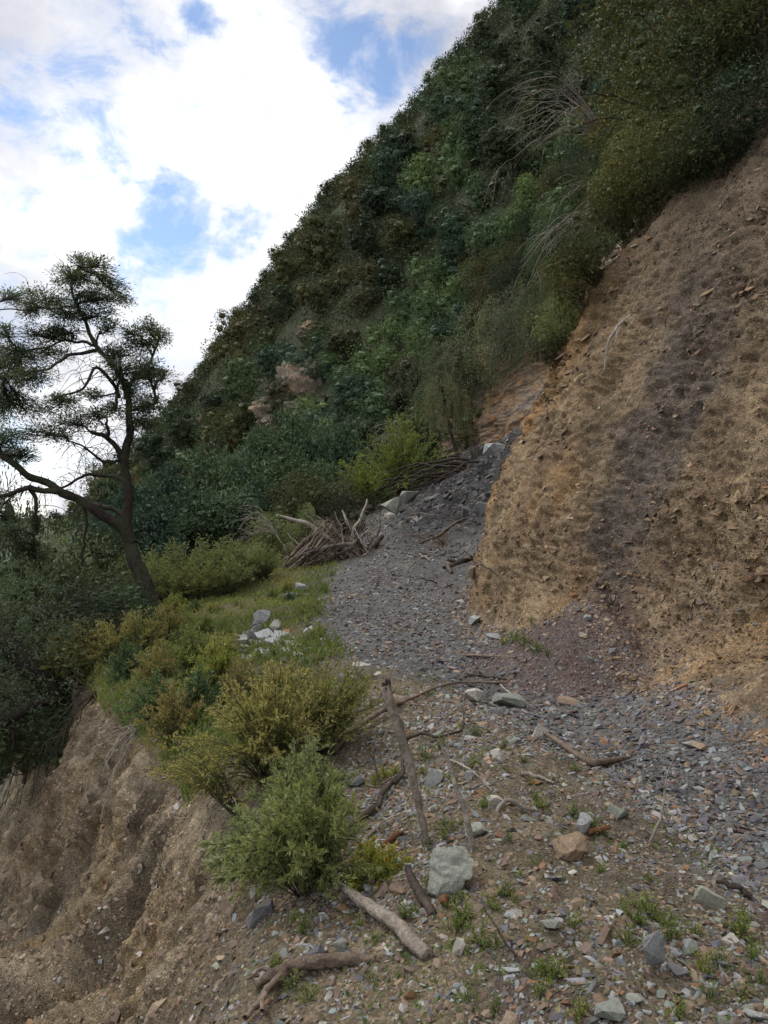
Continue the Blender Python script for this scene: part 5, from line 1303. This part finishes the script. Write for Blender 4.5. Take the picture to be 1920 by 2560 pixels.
for (pts, lab, m, r, sd) in [([(1165, 1642, .02), (1230, 1645, .02), (1290, 1648, .02)], 'straight stick lying across the path below the bank weeds', WOODB, .016, 31), ([(1170, 1690, .01), (1215, 1696, .02), (1265, 1700, .01)], 'dark stick lying on the path near the dark soil fan', WOODD, .013, 33),
                             ([(625, 1635, .07), (680, 1622, .08), (740, 1622, .06), (770, 1632, .03)], 'curved branch lying over the front of the stone heap', WOODB, .024, 35), ([(1250, 1725, .05), (1285, 1750, .03), (1320, 1775, .02)], 'pale twig leaning over the flat topped rock', WOODG, .007, 37),
                             ([(1880, 2255, .02), (1840, 2235, .03), (1790, 2215, .02)], 'dark stick at the right edge of the near rubble', WOODD, .012, 39), ([(1300, 1940, .02), (1345, 1950, .02), (1385, 1962, .01)], 'pale short stick on the crown of the rubble', WOODG, .010, 41),
                             ([(1290, 2405, .02), (1260, 2370, .03), (1230, 2330, .04), (1215, 2310, .05)], 'thin dark twig arching over the near soil', WOODD, .004, 43), ([(920, 2100, .02), (970, 2060, .03), (1010, 2040, .02)], 'thin grey twig left of the stake foot', WOODG, .005, 45),
                             ([(1120, 1905, .02), (1180, 1950, .05), (1230, 1985, .02)], 'short grey twig right of the bare stick', WOODG, .005, 47)]:
    branch('stick', pts, [r, r * .9, r * .6], m, lab, 'stick', n=20, wob=.012, seed=sd, sides=7)
# woody debris chips
for (px, py, w_, ang, sd, lab) in [(1500, 2085, 60, .1, 51, 'rusty flat splinter of wood beside the blue grey rock'), (985, 2105, 70, .6, 53, 'reddish rotten wood chip left of the stake foot'), (1110, 2260, 20, 1.4, 57, 'upright splinter of orange wood beside the pale slab')]:
    p = gp(px, py); s = p[1] / F * w_ * .5; q = np.array([math.cos(ang), math.sin(ang) * 1.5, .15])
    branch('wood_chip', [p - q * s + np.array([0, 0, .015]), p + np.array([0, 0, .025]), p + q * s + np.array([0, 0, .02])], [.010, .018, .006], bark_material('rotten_wood_%d' % sd, (.10, .045, .022), (.24, .12, .06), 24), lab, 'wood chip', n=14, seed=sd, sides=6, rough=.4, world=True)

# ------------------------------------------------ heap of dead branches by the path
cpile = np.array(drop((815 - 960) / F * 19.6, 19.6)[0]); rr = np.random.default_rng(61)
def Q(px, py, d): return np.array(P(px, py, d))
named = [([(700, 1290, 19.3), (755, 1305, 19.2), (800, 1330, 19.1), (850, 1365, 19.0), (895, 1400, 19.0)], [.03, .05, .06, .075, .085], WOODG, 'long pale bleached limb across the top of the branch heap'),
         ([(918, 1248, 19.4), (905, 1290, 19.3), (885, 1330, 19.2), (890, 1370, 19.1), (900, 1405, 19.1)], [.025, .04, .045, .05, .06], WOODG, 'upright pale forked limb at the right of the branch heap'),
         ([(855, 1275, 19.5), (870, 1310, 19.3), (890, 1345, 19.2), (895, 1390, 19.2)], [.02, .035, .045, .055], WOODG, 'pale crooked limb beside the upright forked one'),
         ([(925, 1320, 19.2), (900, 1345, 19.0), (880, 1365, 18.9), (860, 1395, 18.9)], [.03, .04, .04, .045], WOODP, 'pale limb crossing low over the upright ones'),
         ([(710, 1420, 18.6), (745, 1375, 18.8), (790, 1330, 19.0), (820, 1300, 19.2)], [.05, .05, .045, .04], WOODB, 'brown pole leaning on the left side of the heap'),
         ([(725, 1425, 18.5), (770, 1390, 18.6), (830, 1365, 18.7), (880, 1360, 18.8)], [.05, .05, .045, .035], WOODP, 'pale brown pole lying low across the heap'),
         ([(900, 1400, 18.9), (885, 1375, 19.0), (850, 1340, 19.3), (810, 1310, 19.6)], [.10, .08, .06, .03], WOODB, 'thick brown trunk piece at the base of the heap'),
         ([(955, 1340, 19.6), (930, 1375, 19.2), (915, 1400, 19.0)], [.06, .07, .07], WOODD, 'short dark log right of the branch heap'),
         ([(965, 1375, 18.9), (950, 1395, 18.8), (935, 1415, 18.8)], [.05, .06, .05], WOODG, 'short grey stump of wood beside the path at the heap')]
for k, (pts, rad, m, lab) in enumerate(named):
    o = branch('dead_branch', [Q(*p) for p in pts], rad, m, lab, 'dead branch', 'dead branches heaped beside the path', n=24, wob=.06, seed=70 + k, world=True, rough=.2)
for k in range(70):
    left = rr.uniform() < .55
    if left: a = Q(rr.uniform(705, 800), rr.uniform(1385, 1425), rr.uniform(18.2, 19.2)); e = a + unit(np.array([rr.uniform(.4, 1.2), rr.uniform(-.2, .5), rr.uniform(.15, 1.0)])) * rr.uniform(.5, 1.5)
    else: a = Q(rr.uniform(800, 930), rr.uniform(1380, 1420), rr.uniform(18.6, 19.6)); e = a + unit(np.array([rr.uniform(-.8, .5), rr.uniform(-.2, .5), rr.uniform(.3, 1.2)])) * rr.uniform(.6, 1.5)
    mdl = (a + e) / 2 + rr.normal(size=3) * (.06 if left else .14); r0 = rr.uniform(.008, .026); m = (WOODB, WOODD, WOODD, WOODG, WOODB)[k % 5]
    fk = [([mdl, mdl + (e - a) * .25 + rr.normal(size=3) * .12, mdl + (e - a) * .4 + rr.normal(size=3) * .25], [r0 * .5, r0 * .35, r0 * .2])] if k % 2 == 0 else []
    branch('dead_branch', [a, mdl, e], [r0, r0 * .8, r0 * .35], m, ('brown', 'dark', 'dark', 'bleached grey', 'brown')[k % 5] + (' dead branch in the left half of the heap' if left else ' dead branch in the right half of the heap'), 'dead branch', 'dead branches heaped beside the path', n=14, wob=(.05 if left else .13), seed=200 + k, world=True, sides=6, forks=fk)
# dark twiggy brush inside the heap
bare_shrub('brushwood', 640, 40, 1.3, .6, Vector(Q(850, 1395, 19.0)), (-.25, 0, .8), 'dark tangle of thin brushwood inside the branch heap', WOODB, .016, .25, 'brushwood', 6)
bare_shrub('brushwood', 641, 30, 1.1, .6, Vector(Q(760, 1420, 19.2)), (-.1, 0, .6), 'dark brushwood under the leaning poles of the heap', WOODD, .012, .25, 'brushwood', 6)
bare_shrub('brushwood', 642, 16, 1.4, .5, Vector(Q(690, 1335, 19.6)), (-.8, 0, .45), 'thin grey twigs reaching left from the branch heap', WOODG, .010, .2, 'brushwood', 5)
# stems swept down over the landslide
for k in range(22):
    a = Q(rr.uniform(1120, 1310), rr.uniform(1150, 1205), rr.uniform(25.5, 27.5)); l = rr.uniform(1.8, 4.2)
    e = a + np.array([-l, rr.uniform(-.8, .3), -l * rr.uniform(.02, .3)]); mdl = (a + e) / 2 + np.array([0, 0, rr.uniform(.15, .45)])
    branch('dark_stem', [a, mdl, e], [.045, .035, .012], WOODD, 'long dark bent stem swept across the top of the landslide', 'branch', 'dark bent stems at the top of the landslide', n=18, wob=.12, seed=300 + k, world=True, sides=6)
bare_shrub('root_mass', 650, 46, .9, .8, Vector(Q(1185, 1165, 26.5)), (.2, -.3, .35), 'dark uprooted root ball lying on the landslide', WOODD, .03, .2, 'root mass', 6)
for (pts, rad, m, lab, sd) in [([(1255, 1365, 17.0), (1225, 1395, 16.6), (1185, 1420, 16.2), (1130, 1445, 15.8), (1110, 1455, 15.7)], [.06, .05, .05, .045, .04], WOODD, 'dark fallen trunk at the foot of the landslide by the bank', 81), ([(1120, 1400, 16.0), (1150, 1412, 16.0), (1185, 1415, 16.2)], [.03, .04, .03], WOODD, 'dark hooked root beside the fallen trunk', 83),
                               ([(1130, 1470, 15.3), (1118, 1440, 15.6), (1120, 1405, 15.9)], [.03, .035, .02], WOODB, 'short brown snag standing at the end of the fallen trunk', 85), ([(1050, 1370, 18.5), (1090, 1362, 18.8), (1140, 1350, 19.2), (1180, 1340, 19.6)], [.02, .03, .03, .02], WOODB, 'reddish brown stick on the landslide above the path', 87),
                               ([(1048, 1400, 17.5), (1060, 1425, 17), (1075, 1445, 16.6)], [.02, .02, .012], WOODG, 'pale thin twig at the middle of the far path', 89), ([(1260, 1350, 17.3), (1268, 1390, 17), (1262, 1410, 16.8)], [.04, .03, .02], WOODD, 'dark root hanging beside the bank corner', 91)]:
    pp = [Q(*p) for p in pts]
    pp = [np.array([p[0], p[1], max(p[2], drop(p[0], p[1], 3.0 if p[1] < 18 else 6)[0].z + .03)]) if p[0] < 2.4 else p for p in pp]
    branch('dead_branch', pp, rad, m, lab, 'dead branch', None, n=22, wob=.06, seed=sd, world=True)
for k in range(26):
    px, py = rr.uniform(1010, 1270), rr.uniform(1290, 1480); p = gp(px, py, .04); a_ = rr.uniform(0, 6.28); l = rr.uniform(.25, .7)
    q = np.array([math.cos(a_), math.sin(a_) * .6, rr.uniform(-.1, .45)]) * l
    branch('stick', [p, p + q * .5 + np.array([0, 0, .05]), p + q], [.016, .013, .005], (WOODD, WOODB, WOODG)[k % 3], ('dark', 'brown', 'pale')[k % 3] + ' broken stick stuck in the landslide debris', 'stick', 'broken sticks in the landslide debris', n=10, wob=.04, seed=400 + k, world=True, sides=5)
bare_shrub('dry_brush', 660, 26, .55, .7, Vector(gp(1110, 1365, .0)), (0, -.2, .5), 'reddish dry brush lying on the landslide above the path', bark_material('red_brush', (.07, .04, .025), (.16, .10, .06), 20), .008, .2, 'dry brush', 5)
# dark fallen branches at the back of the grass ledge
branch('dead_branch', [gp(470, 1495, .1), gp(500, 1480, .25), gp(540, 1462, .3), gp(575, 1440, .45)], [.05, .055, .045, .03], WOODD, 'dark fallen branch at the back of the grassy ledge', 'dead branch', n=24, wob=.06, seed=93, world=True,
       forks=[([gp(505, 1478, .25), gp(515, 1455, .45), gp(505, 1440, .6)], [.03, .02, .012]), ([gp(540, 1462, .3), gp(565, 1470, .3), gp(595, 1462, .4)], [.03, .022, .014])])
branch('dead_branch', [gp(395, 1490, .25), gp(440, 1470, .3), gp(480, 1475, .25)], [.035, .03, .02], WOODD, 'dark thin limb lying behind the gnarled trunk', 'dead branch', n=18, wob=.06, seed=95, world=True)
# dead branch hanging on the bank face
q = [(1595, 715), (1580, 770), (1555, 830), (1530, 880), (1512, 930)]
pp = []
for (px, py) in q:
    p, n_ = hit(px, py); pp.append(np.array(p + n_ * .09))
branch('hanging_branch', pp, [.018, .022, .02, .014, .007], WOODG, 'bare grey branch dangling down the face of the tan bank', 'branch', n=26, wob=.05, seed=97, world=True,
       forks=[([pp[1], pp[1] + np.array([.05, -.05, .25]), pp[1] + np.array([.08, -.1, .5])], [.016, .015, .012]), ([pp[2], pp[2] + np.array([-.1, -.12, -.2]), pp[2] + np.array([-.25, -.15, -.4])], [.01, .008, .004])])
# =================================================================== LABELS OF REPEATS
free_protos()
def pix(p): return 960 + p[0] / p[1] * F, 1280 - (p[2] - 1.6) / p[1] * F
LANDM = [('the broken stake', 1060, 2090), ('the bare stick', 1180, 2100), ('the pale boulder', 1128, 2215), ('the tan wedge rock', 1425, 2135), ('the tall slate shard', 1650, 2425), ('the weathered log', 980, 2330), ('the thick root', 780, 2440),
         ('the silvery bush', 770, 2190), ('the flat topped rock', 1268, 1762), ('the pointed pale rock', 1345, 1850), ('the root like branch', 1480, 1915), ('the dry twig', 1640, 2090), ('the stone heap', 660, 1600), ('the whitish rock', 905, 1690),
         ('the large tawny bush', 690, 1880), ('the crooked dark branch', 930, 2030), ('the half buried slab', 1775, 2265), ('the bottom grey rock', 1525, 2545), ('the curled root', 1290, 2028), ('the smooth grey stone', 1375, 2320), ('the dark soil fan', 1500, 1700), ('the bank weeds', 1310, 1610), ('the near bank foot', 1750, 1870)]
def where(p):
    x, y = pix(p); best = min(LANDM, key=lambda l: math.hypot(l[1] - x, (l[2] - y) * 1.3))
    dx, dy = x - best[1], y - best[2]
    if math.hypot(dx, dy) < 28: return 'touching ' + best[0]
    if abs(dx) > abs(dy) * 1.2: return ('right of ' if dx > 0 else 'left of ') + best[0]
    return ('in front of ' if dy > 0 else 'behind ') + best[0]
shn = ['chunky', 'flat', 'blocky', 'thin slab like']
used = {}
for (o, k, s, z, p) in STONES:
    size = 'small' if z < .055 else ('fist sized' if z < .085 else 'large')
    lab = f"{size} {adj[k]} {shn[s]} stone {where(p)}"
    tag(o, lab, 'stone', 'loose stones on the bank and path')
wn = ['light green weed', 'dark green leafy weed', 'narrow leaved green weed', 'red and yellow tinged herb']
for (o, k, p, lab) in WEEDS:
    if 'group' in o: continue
    tag(o, lab or f"{'low' if o.scale[0] < .75 else 'bushy'} {wn[k]} {where(p)}", 'weed', 'weeds scattered over the rubble')
for (o, m, p, x, y, s) in HILLTREES:
    if s > .93: place = 'on the skyline ridge'
    elif y > 1150: place = 'at the foot of the hill'
    elif abs(x - 790) < 210 and abs(y - 1000) < 190: place = ('left of ' if x < 700 else 'right of ' if x > 880 else 'above ') + 'the pink rock outcrop'
    elif x < 560: place = 'on the left flank of the hill'
    elif y < 350: place = 'high up the hill'
    elif x > 1050: place = 'on the hill above the landslide'
    else: place = 'on the middle of the hill'
    tag(o, f"{HTONE[m]} round crowned tree {place}", 'tree', 'trees of the forested hill')
for (o, m, p) in SLOPETREES:
    x, y = pix(p); place = 'in the top right corner' if x > 1650 and y < 250 else 'just above the bank' if y > 330 and x > 1500 else 'high on the slope right of the ridge' if y < 250 else 'on the slope left of the bank top'
    tag(o, f"{ {'grey': 'greyish', **HTONE}[m]} leaning tree {place}", 'tree', 'trees on the slope above the bank')
for (o, m, p) in FR:
    x, y = pix(p); place = 'at the right end of the bank top' if x > 1750 else 'on the bank top left of the right edge' if x > 1620 else 'at the upper corner of the bank' if x > 1500 else 'beside the far edge of the bank'
    tag(o, f"{fr_lab[m]} {place}", 'shrub', 'shrubs fringing the bank top')
# =================================================================== SKY, SUN, CAMERA
def build_world():
    w = bpy.data.worlds.new('World'); bpy.context.scene.world = w; w.use_nodes = True
    nt = w.node_tree; nt.nodes.clear(); N, L = nt.nodes, nt.links
    SUN_EL, SUN_AZ = R(50), R(-58)           # azimuth from +Y, towards -X is negative
    sky = N.new('ShaderNodeTexSky'); sky.sky_type = 'NISHITA'; sky.sun_disc = False
    sky.sun_elevation = SUN_EL; sky.sun_rotation = SUN_AZ; sky.altitude = 2500; sky.dust_density = 0.6; sky.ozone_density = 1.5
    tc = N.new('ShaderNodeTexCoord').outputs['Generated']
    nz = N.new('ShaderNodeTexNoise'); L.new(tc, nz.inputs['Vector']); nz.inputs['Scale'].default_value = 5.0; nz.inputs['Detail'].default_value = 5
    off = N.new('ShaderNodeVectorMath'); off.operation = 'MULTIPLY_ADD'
    L.new(nz.outputs['Color'], off.inputs[0]); off.inputs[1].default_value = (.22, .22, .22); off.inputs[2].default_value = (-.11, -.11, -.11)
    add = N.new('ShaderNodeVectorMath'); add.operation = 'ADD'; L.new(tc, add.inputs[0]); L.new(off.outputs[0], add.inputs[1])
    nrm = N.new('ShaderNodeVectorMath'); nrm.operation = 'NORMALIZE'; L.new(add.outputs[0], nrm.inputs[0])
    d = nrm.outputs[0]
    gaps = [(400, 575, 95, 1.0), (330, 655, 70, 1.0), (560, 560, 85, .9), (465, 640, 50, .8), (520, 55, 60, .9), (880, 180, 85, .85), (250, 215, 70, .9), (120, 190, 80, .6),
            (300, 120, 90, .6), (60, 320, 80, .55), (180, 455, 60, .5), (1120, 60, 70, .8), (560, 170, 60, .35), (980, 160, 70, .7), (60, 240, 70, .5), (30, 590, 60, .55)]
    tot = None
    for (px, py, rad, amp) in gaps:
        v = Vector(((px - 960) / F, 1, -(py - 1280) / F)).normalized()
        dot = N.new('ShaderNodeVectorMath'); dot.operation = 'DISTANCE'; L.new(d, dot.inputs[0]); dot.inputs[1].default_value = v
        s = rad / F / (1 + ((px - 960) / F) ** 2 + ((py - 1280) / F) ** 2) ** .5
        mr = N.new('ShaderNodeMapRange'); mr.interpolation_type = 'SMOOTHSTEP'
        L.new(dot.outputs['Value'], mr.inputs['Value']); mr.inputs['From Min'].default_value = s * .25; mr.inputs['From Max'].default_value = s * 1.9
        mr.inputs['To Min'].default_value = amp; mr.inputs['To Max'].default_value = 0
        tot = mr.outputs[0] if tot is None else math_n(nt, 'MAXIMUM', tot, mr.outputs[0])
    mp = N.new('ShaderNodeMapping'); mp.inputs['Scale'].default_value = (1, 1, 1.5); L.new(tc, mp.inputs[0])
    n1 = noise_tex(nt, mp.outputs[0], 8.5, 12, .66, .35)
    n2 = noise_tex(nt, mp.outputs[0], 4.2, 9, .6, .6)
    # cloud cover: mostly cloud, thinned where the gaps are and by the noise
    cov = math_n(nt, 'SUBTRACT', math_n(nt, 'ADD', math_n(nt, 'MULTIPLY', n1, 3.0), -.70), math_n(nt, 'MULTIPLY', tot, .70))
    mask = ramp(nt, cov, [(.02, 0.06), (.28, .36), (.48, .74), (.78, 1.0)])
    b1 = N.new('ShaderNodeBackground'); L.new(mixc(nt, sky.outputs[0], (1.12, 1.10, 1.06), 1.0, 'MULTIPLY'), b1.inputs[0]); b1.inputs[1].default_value = 0.13
    cc = ramp(nt, n2, [(.36, (.39, .40, .46)), (.46, (.50, .51, .56)), (.54, (.63, .635, .66)), (.64, (.85, .85, .86))])
    # towards the hidden sun the cloud is brighter
    sd = Vector((math.sin(SUN_AZ) * math.cos(SUN_EL), math.cos(SUN_AZ) * math.cos(SUN_EL), math.sin(SUN_EL)))
    low = Vector(((560 - 960) / F, 1, (1280 - 520) / F)).normalized()
    dt = N.new('ShaderNodeVectorMath'); dt.operation = 'DOT_PRODUCT'; L.new(tc, dt.inputs[0]); dt.inputs[1].default_value = low
    glow = ramp(nt, dt.outputs['Value'], [(.955, 0), (1.0, .75)])
    cc = mixc(nt, cc, (.95, .95, .95), math_n(nt, 'MULTIPLY', glow, .8))
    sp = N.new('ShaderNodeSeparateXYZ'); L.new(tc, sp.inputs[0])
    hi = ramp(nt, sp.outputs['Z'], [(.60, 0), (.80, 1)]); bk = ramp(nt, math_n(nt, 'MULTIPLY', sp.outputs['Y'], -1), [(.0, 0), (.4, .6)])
    cc = mixc(nt, cc, (1.35, 1.35, 1.36), math_n(nt, 'MAXIMUM', hi, bk))   # cloud overhead and behind the camera brightened to add light
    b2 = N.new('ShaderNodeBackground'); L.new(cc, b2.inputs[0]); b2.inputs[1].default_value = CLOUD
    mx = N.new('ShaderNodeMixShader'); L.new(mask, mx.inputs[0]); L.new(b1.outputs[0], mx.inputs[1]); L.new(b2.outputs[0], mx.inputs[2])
    o = N.new('ShaderNodeOutputWorld'); L.new(mx.outputs[0], o.inputs[0])
    sl = bpy.data.lights.new('sun', 'SUN'); sl.energy = SUN; sl.angle = R(20); sl.color = (1, .96, .9)
    so = bpy.data.objects.new('sun', sl); C.objects.link(so)
    so.rotation_euler = (-sd).to_track_quat('-Z', 'Y').to_euler()
CLOUD, SUN = 1.0, 1.5
build_world()
cd_ = bpy.data.cameras.new('camera'); co = bpy.data.objects.new('camera', cd_); C.objects.link(co)
co.location = CAM; co.rotation_euler = (R(90), 0, 0)
cd_.sensor_fit = 'VERTICAL'; cd_.sensor_height = 36; cd_.lens = 36 * F / 2560
cd_.clip_start = 0.05; cd_.clip_end = 20000
sc = bpy.context.scene; sc.camera = co
sc.view_settings.view_transform = 'Standard'; sc.view_settings.look = 'None'; sc.view_settings.exposure = 0.6; sc.view_settings.gamma = 1
sc.cycles.max_bounces = 6; sc.cycles.diffuse_bounces = 3; sc.cycles.glossy_bounces = 2; sc.cycles.transmission_bounces = 2; sc.cycles.transparent_max_bounces = 4
sc.cycles.use_denoising = True
